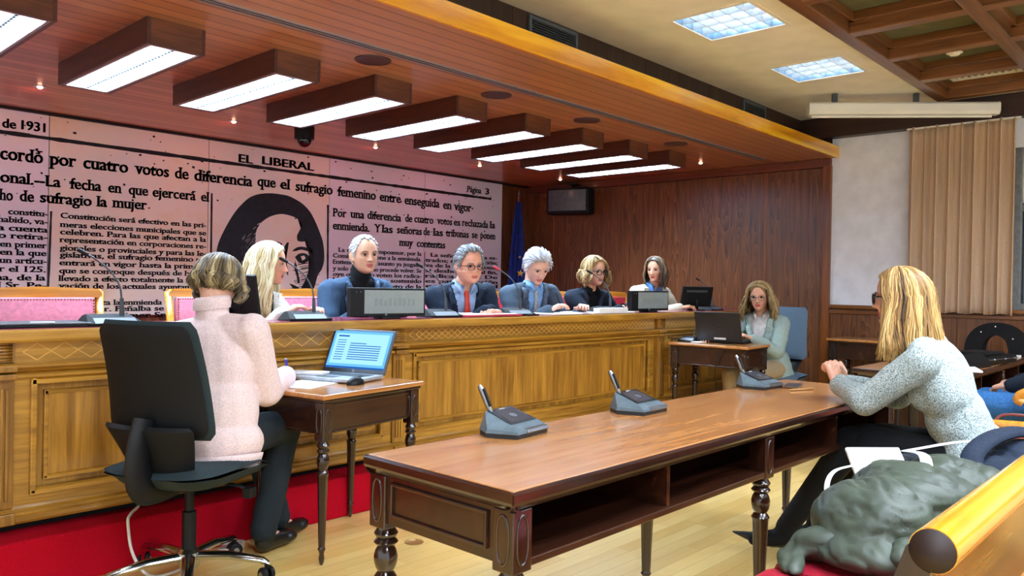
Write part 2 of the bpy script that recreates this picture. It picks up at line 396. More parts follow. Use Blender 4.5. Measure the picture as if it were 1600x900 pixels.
WORDS = [
 ('de', 1.624, 1.709, 2.266, 0.095, 's'), ('1931', 1.745, 1.899, 2.271, 0.095, 's'), ('EL', 3.438, 3.571, 2.244, 0.104, 's'), ('LIBERAL', 3.666, 4.205, 2.255, 0.104, 's'), ('Página', 6.24, 6.463, 2.255, 0.1, 's'), ('3', 6.533, 6.591, 2.256, 0.1, 's'),
 ('cordó', 1.614, 1.886, 2.037, 0.135, 'h'), ('por', 1.938, 2.113, 2.038, 0.135, 'h'), ('cuatro', 2.166, 2.494, 2.038, 0.135, 'h'), ('votos', 2.554, 2.82, 2.04, 0.135, 'h'), ('de', 2.873, 2.986, 2.04, 0.135, 'h'), ('diferencia', 3.039, 3.569, 2.04, 0.135, 'h'),
 ('que', 3.622, 3.801, 2.053, 0.135, 'h'), ('el', 3.854, 3.944, 2.051, 0.135, 'h'), ('sufragio', 4.013, 4.419, 2.048, 0.135, 'h'), ('femenino', 4.484, 4.942, 2.044, 0.135, 'h'), ('entre', 4.996, 5.268, 2.04, 0.135, 'h'), ('enseguida', 5.325, 5.816, 2.036, 0.135, 'h'),
 ('en', 5.873, 5.992, 2.032, 0.135, 'h'), ('vigor', 6.042, 6.307, 2.03, 0.135, 'h'), ('onal.--La', 1.616, 2.007, 1.873, 0.116, 'h'), ('fecha', 2.076, 2.295, 1.872, 0.116, 'h'), ('en', 2.349, 2.442, 1.871, 0.116, 'h'), ('que', 2.504, 2.654, 1.87, 0.116, 'h'),
 ('ejercerá', 2.692, 3.05, 1.869, 0.116, 'h'), ('el', 3.1, 3.164, 1.868, 0.116, 'h'), ('ho', 1.617, 1.695, 1.744, 0.116, 'h'), ('de', 1.741, 1.831, 1.747, 0.116, 'h'), ('sufragio', 1.873, 2.227, 1.75, 0.116, 'h'), ('la', 2.271, 2.339, 1.753, 0.116, 'h'),
 ('mujer', 2.387, 2.646, 1.756, 0.116, 'h'), ('Por', 4.434, 4.587, 1.838, 0.116, 'h'), ('una', 4.642, 4.802, 1.841, 0.116, 'h'), ('diferencia', 4.844, 5.278, 1.845, 0.116, 'h'), ('de', 5.337, 5.43, 1.849, 0.116, 'h'), ('cuatro', 5.462, 5.73, 1.852, 0.116, 'h'),
 ('votos', 5.791, 6.01, 1.855, 0.116, 'h'), ('es', 6.04, 6.135, 1.857, 0.116, 'h'), ('rechazada', 6.171, 6.585, 1.861, 0.116, 'h'), ('la', 6.623, 6.705, 1.864, 0.116, 'h'), ('enmienda.', 4.432, 4.871, 1.712, 0.116, 'h'), ('Y', 4.936, 5.01, 1.716, 0.116, 'h'),
 ('las', 5.035, 5.168, 1.716, 0.116, 'h'), ('señoras', 5.229, 5.567, 1.72, 0.116, 'h'), ('de', 5.594, 5.682, 1.723, 0.116, 'h'), ('las', 5.738, 5.874, 1.724, 0.116, 'h'), ('tribunas', 5.92, 6.274, 1.728, 0.116, 'h'), ('se', 6.326, 6.413, 1.731, 0.116, 'h'),
 ('ponen', 6.467, 6.708, 1.733, 0.116, 'h'), ('muy', 5.265, 5.443, 1.59, 0.112, 'h'), ('contentas', 5.502, 5.912, 1.59, 0.112, 'h'), ('constitu-', 1.669, 1.924, 1.645, 0.062, 'c'), ('habido, va-', 1.607, 1.924, 1.586, 0.062, 'c'), ('da cuenta', 1.559, 1.925, 1.526, 0.062, 'c'),
 ('do retira-', 1.56, 1.926, 1.471, 0.062, 'c'), ('en primer', 1.62, 1.92, 1.409, 0.062, 'c'), ('en la que', 1.62, 1.919, 1.351, 0.062, 'c'), ('un artícu-', 1.621, 1.92, 1.292, 0.062, 'c'), ('er el 125.', 1.573, 1.915, 1.23, 0.062, 'c'), ('na, de la', 1.593, 1.914, 1.168, 0.062, 'c'),
 ('l Sr. Pe-', 1.613, 1.92, 1.112, 0.062, 'c'), ('lante da', 1.644, 1.923, 1.059, 0.062, 'c'), ('Constitución será efectivo en las pri-', 2.012, 3.146, 1.643, 0.06, 'c'), ('meras elecciones municipales que se', 2.012, 3.148, 1.576, 0.06, 'c'), ('celebren. Para las que afectan a la', 2.011, 3.148, 1.52, 0.06, 'c'), ('representación en corporaciones re-', 2.011, 3.149, 1.461, 0.06, 'c'),
 ('gionales o provinciales y para las le-', 2.01, 3.15, 1.399, 0.06, 'c'), ('gislativas, el sufragio femenino no', 2.01, 3.151, 1.347, 0.06, 'c'), ('entrará en vigor hasta la primera', 2.009, 3.152, 1.287, 0.06, 'c'), ('que se convoque después de haber', 2.009, 3.153, 1.227, 0.06, 'c'), ('llevado a efecto totalmente la reno-', 2.008, 3.154, 1.168, 0.06, 'c'), ('vación de los actuales ayuntamien-', 2.008, 3.155, 1.112, 0.06, 'c'),
 ('tos.', 2.007, 2.122, 1.066, 0.06, 'c'), ('Vota la enmienda', 2.224, 2.78, 0.984, 0.06, 'c'), ('el Sr. Peñalba se', 2.201, 2.796, 0.934, 0.06, 'c'), ('su primer Sr.', 2.272, 2.829, 0.881, 0.06, 'c'), ('La señorita Campoamor, por la', 4.503, 5.567, 1.494, 0.06, 'c'), ('Comisión, se opone a la enmienda.', 4.438, 5.568, 1.435, 0.06, 'c'),
 ('Entiende que es asunto ya juzgado', 4.439, 5.569, 1.374, 0.06, 'c'), ('y solo dice que no procede volver. Se', 4.44, 5.571, 1.31, 0.06, 'c'), ('oye que no lo voten los radica-', 4.441, 5.572, 1.253, 0.06, 'c'), ('les y que lo han sostenido', 4.442, 5.573, 1.198, 0.06, 'c'), ('que se lea el texto de la', 4.443, 5.574, 1.138, 0.06, 'c'), ('La señorita sube a es-', 5.704, 6.753, 1.492, 0.058, 'c'),
 ('trados; elea la votación;', 5.628, 6.755, 1.433, 0.058, 'c'), ('va de la del caso, como', 5.63, 6.756, 1.376, 0.058, 'c'), ('si deshecha, y al fin,', 5.631, 6.758, 1.319, 0.058, 'c'), ('radica en él. De', 5.632, 6.759, 1.261, 0.058, 'c'), ('es para la acción', 5.633, 6.761, 1.204, 0.058, 'c'), ('esta en la del', 5.635, 6.762, 1.152, 0.058, 'c'),
 ('votos de ayer', 5.636, 6.763, 1.097, 0.058, 'c'),
]
HAIR = [(3.24, 1.347), (3.245, 1.447), (3.266, 1.532), (3.309, 1.627), (3.361, 1.723), (3.413, 1.803), (3.467, 1.867), (3.53, 1.927), (3.595, 1.964), (3.67, 1.986), (3.766, 1.998), (3.865, 1.997), (3.945, 1.989), (4.027, 1.96), (4.089, 1.93), (4.153, 1.88), (4.196, 1.829), (4.244, 1.749), (4.284, 1.668), (4.318, 1.587), (4.335, 1.494), (4.337, 1.401), (4.313, 1.317), (4.271, 1.26), (4.25, 1.195), (4.22, 1.112), (4.178, 1.08), (4.125, 1.102), (4.207, 1.213), (4.237, 1.324), (4.214, 1.452), (4.176, 1.524), (4.148, 1.578), (4.115, 1.658), (4.093, 1.73), (4.04, 1.78), (3.968, 1.806), (3.868, 1.816), (3.77, 1.791), (3.694, 1.747), (3.647, 1.7), (3.616, 1.637), (3.606, 1.532), (3.607, 1.463), (3.567, 1.427), (3.521, 1.373), (3.494, 1.321), (3.403, 1.318)]
FACE = [(3.616, 1.637), (3.647, 1.7), (3.694, 1.747), (3.77, 1.791), (3.868, 1.816), (3.968, 1.806), (4.04, 1.78), (4.093, 1.73), (4.115, 1.658), (4.148, 1.578), (4.176, 1.524), (4.214, 1.452), (4.237, 1.324), (4.207, 1.213), (4.125, 1.102), (4.085, 1.047), (3.962, 1.029), (3.744, 1.047), (3.608, 1.186), (3.521, 1.356), (3.607, 1.463), (3.606, 1.532)]
INK = [
[(3.985, 1.479), (4.035, 1.514), (4.097, 1.524), (4.16, 1.509), (4.177, 1.478), (4.139, 1.486), (4.077, 1.494), (4.015, 1.477)] ,
[(4.016, 1.423), (4.057, 1.455), (4.119, 1.463), (4.172, 1.436), (4.162, 1.395), (4.11, 1.366), (4.054, 1.377)] ,
[(4.171, 1.478), (4.214, 1.452), (4.237, 1.324), (4.207, 1.213), (4.125, 1.102), (4.083, 1.12), (4.124, 1.193), (4.154, 1.267), (4.179, 1.378)] ,
[(4.017, 1.39), (4.038, 1.337), (4.056, 1.265), (4.072, 1.192), (4.051, 1.174), (4.036, 1.246), (4.01, 1.318)] ,
[(3.736, 1.539), (3.813, 1.557), (3.873, 1.546), (3.873, 1.524), (3.804, 1.535), (3.746, 1.518)] ,
[(3.884, 1.475), (3.923, 1.548), (3.949, 1.55), (3.914, 1.458), (3.926, 1.387), (3.948, 1.262), (3.934, 1.262), (3.9, 1.369)] ,
[(4.033, 1.626), (4.093, 1.721), (4.126, 1.632), (4.117, 1.576), (4.044, 1.576)] ,
[(3.757, 1.434), (3.835, 1.459), (3.875, 1.435), (3.836, 1.409), (3.777, 1.41)] ,
[(3.96, 1.173), (4.021, 1.156), (4.104, 1.111), (4.178, 1.08), (4.126, 1.065), (4.022, 1.11)] ,
]
GLINT = [(4.078, 1.432), (4.115, 1.441), (4.132, 1.413), (4.095, 1.393)]

def add_word(bm, t, x0, x1, z, em, kind):
    me = curve_mesh_text(t, 1.0, .012)
    co = [v.co for v in me.vertices]
    if not co: return
    ax, bx = min(c.x for c in co), max(c.x for c in co); s = (x1-x0)/(bx-ax)
    tb = bmesh.new(); tb.from_mesh(me)
    slabs = []
    if kind != 's':                                   # add slab serifs on the stem ends
        for e in tb.edges:
            if len(e.link_faces) == 1:
                p, q = e.verts[0].co, e.verts[1].co
                L = abs(p.x-q.x)
                if abs(p.y-q.y) < .004 and .06 < L < .24:
                    up = e.link_faces[0].calc_center_median().y > p.y
                    slabs.append((min(p.x, q.x), max(p.x, q.x), p.y, up))
    Y = 6.5395
    for v in tb.verts: v.co = Vector((x0+(v.co.x-ax)*s, Y, z+v.co.y*em))
    for a, b2, y, up in slabs:
        o = .07; y2 = y+(.06 if up else -.06)
        ngon(tb, [(x0+(a-o-ax)*s, Y, z+y*em), (x0+(b2+o-ax)*s, Y, z+y*em), (x0+(b2+o-ax)*s, Y, z+y2*em), (x0+(a-o-ax)*s, Y, z+y2*em)])
    for dx in ((-.026, 0, .026) if kind != 's' else (-.03, 0, .03)):
        merge(bm, tb.copy(), Matrix.Translation((dx*s, 0, dx*.25*em)))
    tb.free(); bpy.data.meshes.remove(me)
groups = {'h': ('headline_text', B()), 'c': ('column_text', B()), 's': ('masthead_text', B())}
for w in WORDS: add_word(groups[w[5]][1], *w)
for k, (nm, bm) in groups.items(): mur(nm, bm, M_INK)
b = B(); rr = random.Random(3)
def rule(x0, z0, x1, z1, w):
    n = max(2, int(math.hypot(x1-x0, z1-z0)/.06)); up = Vector((-(z1-z0), 0, x1-x0)).normalized(); P = []
    for i in range(n+1):
        t = i/n; c = Vector((x0+(x1-x0)*t, 6.5395, z0+(z1-z0)*t)); h = w*(.5+.3*rr.random()); P.append((b.verts.new(c-up*h), b.verts.new(c+up*h)))
    for (p, q), (r_, s_) in zip(P, P[1:]): b.faces.new((p, r_, s_, q))
rule(-.4, 2.24, 6.635, 2.208, .022)
for a in ((1.947, 1.688, 1.933, 1.0, .012), (3.193, 1.943, 3.197, 1.0, .014), (4.37, 1.944, 4.384, 1.0, .016), (5.617, 1.538, 5.612, .95, .009)): rule(*a)
mur('ruled_lines', b, M_INK)
b = B()
for i in range(110):                                   # ink specks
    x, z = rr.uniform(1.6, 6.7), rr.choice([rr.uniform(2.1, 2.38), rr.uniform(1.7, 2.2)]); r0 = rr.uniform(.003, .012)
    ngon(b, [(x+r0*1.3*math.cos(a)*rr.uniform(.6, 1.2), 6.5397, z+r0*math.sin(a)*rr.uniform(.6, 1.2)) for a in [k*1.047 for k in range(6)]])
mur('ink_specks', b, M_INK)
def flat(pts, y): 
    bm = B(); f = ngon(bm, [(x, y, z) for x, z in pts]); bmesh.ops.triangulate(bm, faces=[f]); return bm
def smooth2(pts, n=3): return [(p.x, p.z) for p in smooth_path([(x, 0, z) for x, z in pts+[pts[0]]], n)[:-1]]
port = mur('portrait', flat(smooth2(HAIR), 6.5396), M_INK)
for nm, pts, y, mt in [('portrait_face', FACE, 6.5400, PAPERS[2])]: link(nm, flat(smooth2(pts), y), mt, port)
bm = B()
for L in INK: merge(bm, flat(smooth2(L), 6.5392))
for i in range(26):                                    # hatching on cheek and brow
    x, z = 4.02+rr.uniform(-.05, .12), 1.10+i*.012; ngon(bm, [(x, 6.5392, z), (x+.16, 6.5392, z+.03), (x+.16, 6.5392, z+.035), (x, 6.5392, z+.006)])
for i in range(14):
    x, z = 4.12+rr.uniform(0, .02), 1.50+i*.012; ngon(bm, [(x, 6.5392, z), (x+.08, 6.5392, z+.03), (x+.08, 6.5392, z+.036), (x, 6.5392, z+.005)])
link('portrait_features', bm, M_INK, port)
bm = B(); merge(bm, flat(GLINT, 6.5388))
for i in range(70):                                    # cut highlights in the hair
    t = rr.random(); a = math.radians(rr.uniform(100, 200)); R0 = rr.uniform(.40, .56)
    cx, cz = 3.98+R0*1.0*math.cos(a), 1.43+R0*.62*math.sin(a); dx, dz = -math.sin(a)*.5-.3, math.cos(a)*.5-.1
    if cx > 3.86 and cz < 1.66 or cx < 3.46: continue
    l = rr.uniform(.03, .07); ngon(bm, [(cx, 6.5388, cz), (cx-dx*l, 6.5388, cz-dz*l), (cx-dx*l+.004, 6.5388, cz-dz*l+.007), (cx+.003, 6.5388, cz+.006)])
link('portrait_highlights', bm, PAPERS[2], port)
# ------------------------------------------------------------------ ceiling fixtures
M_TUBE = emis('fluorescent_tube', (200, 228, 255), LAMP_BOX_L)
M_TROFH = plain('troffer_reflector', (120, 150, 176), .3, .3)
M_TROFF = emis('troffer_tube', (226, 242, 255), TROFFER_L)
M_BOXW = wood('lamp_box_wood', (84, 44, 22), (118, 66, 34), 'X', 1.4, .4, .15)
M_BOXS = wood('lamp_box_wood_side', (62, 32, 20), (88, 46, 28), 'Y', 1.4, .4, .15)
M_SILV = plain('lamp_frame_silver', (170, 168, 172), .35, .7, .5, .03)
def make_box_lamp():
    t = thing('ceiling_light_box', 'x', 'ceiling light', (0, 0, ZC))
    w, l, h = .14, 1.22, .125
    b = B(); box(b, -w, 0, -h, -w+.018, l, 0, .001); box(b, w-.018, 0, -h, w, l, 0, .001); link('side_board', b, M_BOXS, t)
    b = B(); box(b, -w+.018, 0, -h, w-.018, .018, 0); box(b, -w+.018, l-.018, -h, w-.018, l, 0); box(b, -w+.018, .018, -.02, w-.018, l-.018, 0); link('end_board', b, M_BOXW, t)
    b = B()
    for a in ((-w+.018, .018, -w+.032, l-.018), (w-.032, .018, w-.018, l-.018), (-w+.032, .018, w-.032, .034), (-w+.032, l-.034, w-.032, l-.018)): box(b, a[0], a[1], -h+.001, a[2], a[3], -h+.016)
    fr = link('frame', b, M_SILV, t)
    b = B()
    for x in (-.0615, .0615): tube(b, [(x, .05, -.075), (x, l-.05, -.075)], .04, 10, flat=.4)
    link('fluorescent_tube', b, M_TUBE, t, True)
    b = B()
    b2 = B()
    for k in range(30): y = .034+k*(l-.068)/30; box(b2, -.006, y+.008, -h+.001, .006, y+.026, -h+.022)
    box(b2, -.007, .034, -h+.018, .007, l-.034, -h+.024); link('louvre_spine', b2, M_GREYP, t)
    for k in range(1, 30):
        y = .034+k*(l-.068)/30; box(b, -w+.032, y-.0012, -h+.004, w-.032, y+.0012, -h+.022)
    link('louvre', b, M_LOUVRE, t); return t
names = ['cut off by the top left picture corner', 'first one wholly in view, above the date', 'second from the left wholly in view', 'third from the left wholly in view', 'middle one, between three larger and four smaller boxes', 'fourth from the far end', 'third from the far end', 'second from the far end', 'smallest, at the far end by the panelled wall']
lx = [.845+.0, 1.5, 2.154, 2.802, 3.455, 4.115, 4.765, 5.40, 6.015]
p = make_box_lamp()
for i, x in enumerate(lx):
    o = p if i == 0 else dup(p)
    o.location = (x+.14, 3.735, ZC); o['label'] = 'wooden box light on the soffit, '+names[i]; o['group'] = 'wooden light boxes on the soffit'
def make_troffer():
    t = thing('recessed_ceiling_light', 'x', 'ceiling light', (0, 0, ZU))
    w = .25
    b = B()
    for a in ((-.262, -.267, .262, -.243), (-.262, .243, .262, .267), (-.262, -.243, -.238, .243), (.238, -.243, .262, .243)): box(b, a[0], a[1], -.004, a[2], a[3], .012, .001)
    link('frame', b, M_WHITEP, t)
    b = B(); box(b, -.238, -.243, .10, .238, .243, .11); box(b, -.2385, -.243, .004, -.2365, .243, .1); box(b, .2365, -.243, .004, .2385, .243, .1); box(b, -.2365, -.243, .004, .2365, -.241, .1); box(b, -.2365, .241, .004, .2365, .243, .1)
    link('housing', b, M_TROFH, t)
    b = B()
    for x in (-.18, -.06, .06, .18): tube(b, [(x, -.22, .082), (x, .22, .082)], .026, 8, flat=.5)
    link('fluorescent_tube', b, M_TROFF, t, True)
    b = B()
    for k in range(1, 4):                      # parabolic louvre blades
        x = -.238+k*.119; prism(b, [(x-.011, .052), (x+.011, .052), (x+.002, .004), (x-.002, .004)], -.24, .24, 'Y')
    for k in range(1, 5):
        y = -.243+k*.0972; prism(b, [(y-.009, .050), (y+.009, .050), (y+.002, .006), (y-.002, .006)], -.236, .236, 'X')
    link('louvre', b, M_LOUVRE, t); return t
p = make_troffer()
tl = {4: 'square recessed light just above the upper picture edge', 5: 'square recessed louvre light, nearer and larger of the two in the plaster ceiling', 6: 'square recessed louvre light, farther of the two, nearest the projector screen'}
for i, (x, y) in enumerate(TROFF):
    o = p if i == 0 else dup(p)
    o.location = (x, y, ZU); o['group'] = 'square recessed lights in the plaster ceiling'
    o['label'] = tl.get(i, 'square recessed light out of view to the left of the picture')
    if i == 0: p = o
# flat lights in the coffers overhead, nearer the camera than the picture shows
M_COFL = emis('coffer_light_panel', (222, 236, 255), COFFER_L)
c0 = thing('coffer_light', 'flat square light fixed in a ceiling coffer overhead, above the picture', 'ceiling light', (0, 0, 0), 0, 'flat lights in the coffers')
b = B(); box(b, -.26, -.26, -.03, .26, .26, 0, .004); link('housing', b, M_WHITEP, c0); link('diffuser', box(B(), -.24, -.24, -.033, .24, .24, -.0302), M_COFL, c0)
for i, (x, y) in enumerate([(xs[a]-.3515, ysb[c]-.3515) for a in (3, 5, 7, 9) for c in (2, 4)]):
    o = c0 if i == 0 else dup(c0)
    o.location = (x, y, ZU+.085)
# round soffit speakers
M_GRILLE = plain('speaker_cloth', (178, 160, 160), .8)
M_RINGB = plain('speaker_ring', (58, 40, 40), .35)
t0 = thing('ceiling_speaker', 'x', 'speaker', (0, 0, ZC))
b = B(); lathe(b, [(.072, -.006), (.098, -.006), (.101, -.002), (.101, .006), (.072, .006)], 28); link('ring', b, M_RINGB, t0, True)
b = B(); lathe(b, [(.0, -.003), (.072, -.0045), (.073, .004), (0, .004)], 28); link('grille', b, M_GRILLE, t0, True)
for i, (x, y, l) in enumerate([(2.615, 3.505, 'leftmost and largest of the four'), (3.61, 3.53, 'second from the left'), (4.58, 3.545, 'third from the left'), (5.80, 3.54, 'smallest, at the far end')]):
    o = t0 if i == 0 else dup(t0)
    o.location = (x, y, ZC); o['label'] = 'round speaker set flush in the boarded soffit, '+l; o['group'] = 'round soffit speakers'
# small downlights along the mural (they wash it with red light)
M_SPOTB = emis('downlight_bulb', (255, 176, 140), 9)
t0 = thing('downlight', 'x', 'spotlight', (0, 0, ZC))
b = B(); lathe(b, [(.026, -.004), (.040, -.004), (.042, 0), (.042, .004), (.026, .004)], 20); link('rim', b, M_SILV, t0, True)
b = B(); ball(b, (0, 0, -.004), (.017, .017, .012), None, 12); link('bulb', b, M_SPOTB, t0, True)
sl = bpy.data.lights.new('downlight_beam', 'SPOT'); sl.energy = SPOT_W; sl.color = (1.0, .14, .24); sl.spot_size = math.radians(112); sl.spot_blend = 1.0; sl.shadow_soft_size = .06
so = bpy.data.objects.new('beam', sl); COL.objects.link(so); so.parent = t0; so.location = (0, 0, -.03); so.rotation_euler = (math.radians(80), 0, 0)
for i, (x, y, l) in enumerate([(.28, 5.66, 'beyond the left edge of the picture'), (1.61, 5.66, 'leftmost in view, above the date on the mural'), (2.945, 5.69, 'second from the left, above the mural'), (4.32, 5.73, 'third from the left, right of the dome camera'), (5.645, 5.74, 'fourth from the left'), (6.94, 5.74, 'in the far corner above the flag'), (6.82, 3.88, 'alone near the panelled wall, by the last light box')]):
    o = t0 if i == 0 else dup(t0)
    o.location = (x, y, ZC); o['label'] = 'small glowing downlight in the soffit, '+l; o['group'] = 'downlights in the soffit'
    if i >= 5:
        for c in o.children:
            if c.type == 'LIGHT': bpy.data.objects.remove(c)
# linear slot diffuser
t = thing('linear_air_slot', 'long narrow metal air slot running along the boarded soffit', 'air vent', (4.25, 3.317, ZC))
b = B(); [box(b, -5.0, y0, -.006, 2.72, y0+.010, .004) for y0 in (-.032, -.005, .022)]; link('rails', b, M_SILV, t)
link('slot', box(B(), -5.0, -.03, -.0025, 2.72, .03, -.0005), M_BLACKM, t)
# dome camera
t = thing('dome_camera', 'black dome security camera hanging below the soffit over the mural', 'camera', (3.37, 5.38, ZC))
b = B(); lathe(b, [(.062, -.115), (.075, -.11), (.078, -.02), (.07, 0), (.0, 0)], 24); link('housing', b, M_BLACK, t, True)
b = B(); ball(b, (0, 0, -.115), (.056, .056, .06), None, 20); link('dome', b, plain('dome_glass', (8, 9, 10), .06), t, True)
# grilles above the soffit
def grille(x0, x1, z0, z1, lab):
    t = thing('air_grille', lab, 'air vent', ((x0+x1)/2, 3.06, z0), 0, 'air grilles above the soffit')
    w, h = (x1-x0)/2, z1-z0; b = B()
    for a in ((-w, 0, w, .02), (-w, h-.02, w, h), (-w, .02, -w+.02, h-.02), (w-.02, .02, w, h-.02)): box(b, a[0], -.016, a[1], a[2], 0, a[3], .002)
    link('frame', b, plain('grille_grey', (86, 92, 94), .45), t)
    b = B(); n = 9
    for k in range(n):
        z = .02+(k+.5)*(h-.04)/n; box(b, -w+.02, -.012, z-.002, w-.02, -.001, z+.004)
    link('slats', b, plain('grille_slat', (48, 58, 64), .4), t)
grille(3.38, 3.83, 2.60, 2.765, 'grey slatted air grille above the yellow soffit edge, larger one near the picture top')
grille(6.04, 6.45, 2.60, 2.765, 'small dark slatted air grille above the far end of the soffit edge')
# smoke detector, square diffuser, projector screen
t = thing('smoke_detector', 'white round smoke detector on a coffer panel', 'smoke detector', (5.92, 1.46, ZU+.085))
b = B(); lathe(b, [(.0, -.062), (.028, -.062), (.036, -.052), (.05, -.048), (.054, -.03), (.054, -.012), (.066, -.010), (.066, 0), (0, 0)], 28); link('body', b, M_WHITEP, t, True)
b = B(); lathe(b, [(.051, -.044), (.0545, -.042), (.0545, -.037), (.051, -.035)], 28); link('sensor_slot', b, M_BLACKM, t, True)
t = thing('ceiling_air_diffuser', 'white square slatted air diffuser set in a coffer beside the smoke detector', 'air vent', (6.63, 1.46, ZU+.085))
b = B(); 
for a in ((-.24, -.24, .24, -.2), (-.24, .2, .24, .24), (-.24, -.2, -.2, .2), (.2, -.2, .24, .2)): box(b, a[0], a[1], -.012, a[2], a[3], 0, .002)
link('frame', b, M_WHITEP, t)
b = B(); 
for k in range(9): box(b, -.2, -.19+k*.045, -.011, .2, -.172+k*.045, -.001)
link('slats', b, M_WHITEP, t); link('opening', box(B(), -.2, -.2, -.0008, .2, .2, -.0002), M_BLACKM, t)
t = thing('projector_screen', 'closed white roll-up projector screen case hung diagonally below the plaster ceiling', 'projector screen', (6.69, 2.02, 2.60))
d = Vector((7.12-6.24, 1.46-2.60, 0)); L = d.length/2; t.rotation_euler = (0, 0, math.atan2(d.y, d.x))
b = B(); prism(b, [(-.05, .03), (-.05, .085), (-.035, .1), (.035, .1), (.05, .085), (.05, .02), (.035, .005), (-.035, .005)], -L, L, 'X'); link('case', b, M_WHITEP, t)
for x in (-L-.006, L): b = B(); prism(b, [(-.052, .028), (-.052, .087), (-.036, .103), (.036, .103), (.052, .087), (.052, .018), (.036, .003), (-.036, .003)], x, x+.006, 'X'); link('end_cap', b, M_WHITEP, t)
if 0: link('end_cap', b, M_WHITEP, t)
b = B(); tube(b, [(-L+.02, 0, -.006), (L-.04, 0, -.006)], .011, 10); link('bottom_bar', b, M_WHITEP, t, True)
b = B(); [box(b, x-.02, -.015, .1, x+.02, .015, .176, .003) for x in (-L*.72, L*.15)]; link('bracket', b, M_GREYP, t)
# ------------------------------------------------------------------ the dais desk
DY = 3.456
dais = thing('dais_desk', 'long panelled oak presidium desk with inlaid lattice frieze on the red platform', 'desk', (0, DY, .205))
dais.location = (0, DY, 0)
sec = [(-1.05, .83), (.915, 2.765), (2.855, 5.43), (5.60, 7.29)]
pil_x = [-1.09, .873, 2.81, 5.515]
b = B(); prism(b, [(-.03, .945), (-.036, .955), (-.036, .985), (-.03, .992), (.37, .992), (.37, .945)], -2.2, 7.29, 'X'); link('desk_top', b, M_DAIS, dais)
link('writing_surface', box(B(), -2.2, .015, .992, 7.27, .35, .9955, .001), plain('maroon_leather_top', (140, 58, 74), .18, 0, .5, .05, 20), dais)
b = B(); box(b, -2.2, .05, .24, 7.29, .075, .945)
for x in pil_x: box(b, x-.012, .075, .206, x+.012, .34, .945)
link('carcass', b, M_DAISV, dais)
for x0, x1 in sec:
    pn = link('frieze', box(B(), x0, .028, .862, x1, .052, .945), M_DAIS, dais)
    b = B(); n = max(2, round((x1-x0-.06)/.102)); p = (x1-x0-.06)/n; z0, z1 = .870, .936
    dbl = x0 > 2.8
    def stroke(xa, za, xb, zb):
        d = Vector((xb-xa, 0, zb-za)).normalized(); u = Vector((-d.z, 0, d.x))*.0016
        f = [Vector((xa, .0268, za))+u, Vector((xb, .0268, zb))+u, Vector((xb, .0268, zb))-u, Vector((xa, .0268, za))-u]
        ngon(b, f)
    for k in range(n):
        a = x0+.03+k*p; zc = (z0+z1)/2
        for s in (0, .5) if dbl else (0,):
            q = a+s*p
            if q+p > x1-.02: continue
            stroke(q, zc, q+p/2, z1); stroke(q+p/2, z1, q+p, zc); stroke(q, zc, q+p/2, z0); stroke(q+p/2, z0, q+p, zc)
    link('lattice_inlay', b, M_INLAY, pn)
    # framed panel: outer bead, sunk field, inner bead, raised field
    X0, X1, Z0, Z1 = x0+.07, x1-.07, .352, .788
    b = B(); box(b, x0, .030, .30, X0, .052, .80); box(b, X1, .030, .30, x1, .052, .80); box(b, X0, .030, .30, X1, .052, Z0); box(b, X0, .030, Z1, X1, .052, .80)
    fr = link('panel_frame', b, M_DAIS, dais)
    b = B()
    def beads(e, r, yy):
        c = [(X0+e, Z0+e), (X1-e, Z0+e), (X1-e, Z1-e), (X0+e, Z1-e)]
        for (xa, za), (xb, zb) in zip(c, c[1:]+c[:1]):
            if za == zb: prism(b, [(yy-r, za-r), (yy-r, za+r*.3), (yy, za+r), (yy+r, za+r), (yy+r, za-r)], min(xa, xb)-r, max(xa, xb)+r, 'X')
            else: box(b, xa-r, yy-r, min(za, zb)-r, xa+r, yy+r, max(za, zb)+r, r*.5)
    beads(.0, .012, .028); beads(.048, .009, .040)
    link('panel_bead', b, M_DAIS, fr)
    link('front_panel', box(B(), X0+.055, .034, Z0+.055, X1-.055, .052, Z1-.055, .004), M_DAISV, dais)
b = B()
prism(b, [(.0, .838), (-.012, .846), (-.012, .856), (.006, .862), (.05, .862), (.05, .822), (.02, .822), (.008, .83)], -2.2, 7.29, 'X')
prism(b, [(.012, .800), (.002, .806), (.002, .816), (.014, .822), (.05, .822), (.05, .800)], -2.2, 7.29, 'X')
link('frieze_moulding', b, M_DAIS, dais)
b = B(); prism(b, [(.0, .24), (-.006, .25), (-.006, .268), (.004, .274), (.004, .284), (.022, .292), (.03, .302), (.052, .302), (.052, .24)], -2.2, 7.29, 'X'); link('plinth_moulding', b, M_DAIS, dais)
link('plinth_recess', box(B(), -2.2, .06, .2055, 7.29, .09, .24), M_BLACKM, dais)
for x in pil_x:
    b = B(); box(b, x-.043, .016, .866, x+.043, .052, .945)
    for k in range(6): tube(b, [(x-.034, .016, .876+k*.0125), (x+.034, .016, .876+k*.0125)], .0065, 8)
    box(b, x-.043, .018, .30, x+.043, .052, .80, .003)
    for k in (-.018, 0, .018): box(b, x+k-.006, .010, .33, x+k+.006, .02, .765, .003)
    for zz in (.80, .83): box(b, x-.046, -.014, zz, x+.046, .05, zz+.022, .004)
    box(b, x-.046, -.010, .24, x+.046, .05, .285, .004)
    link('pilaster', b, M_DAISV, dais)
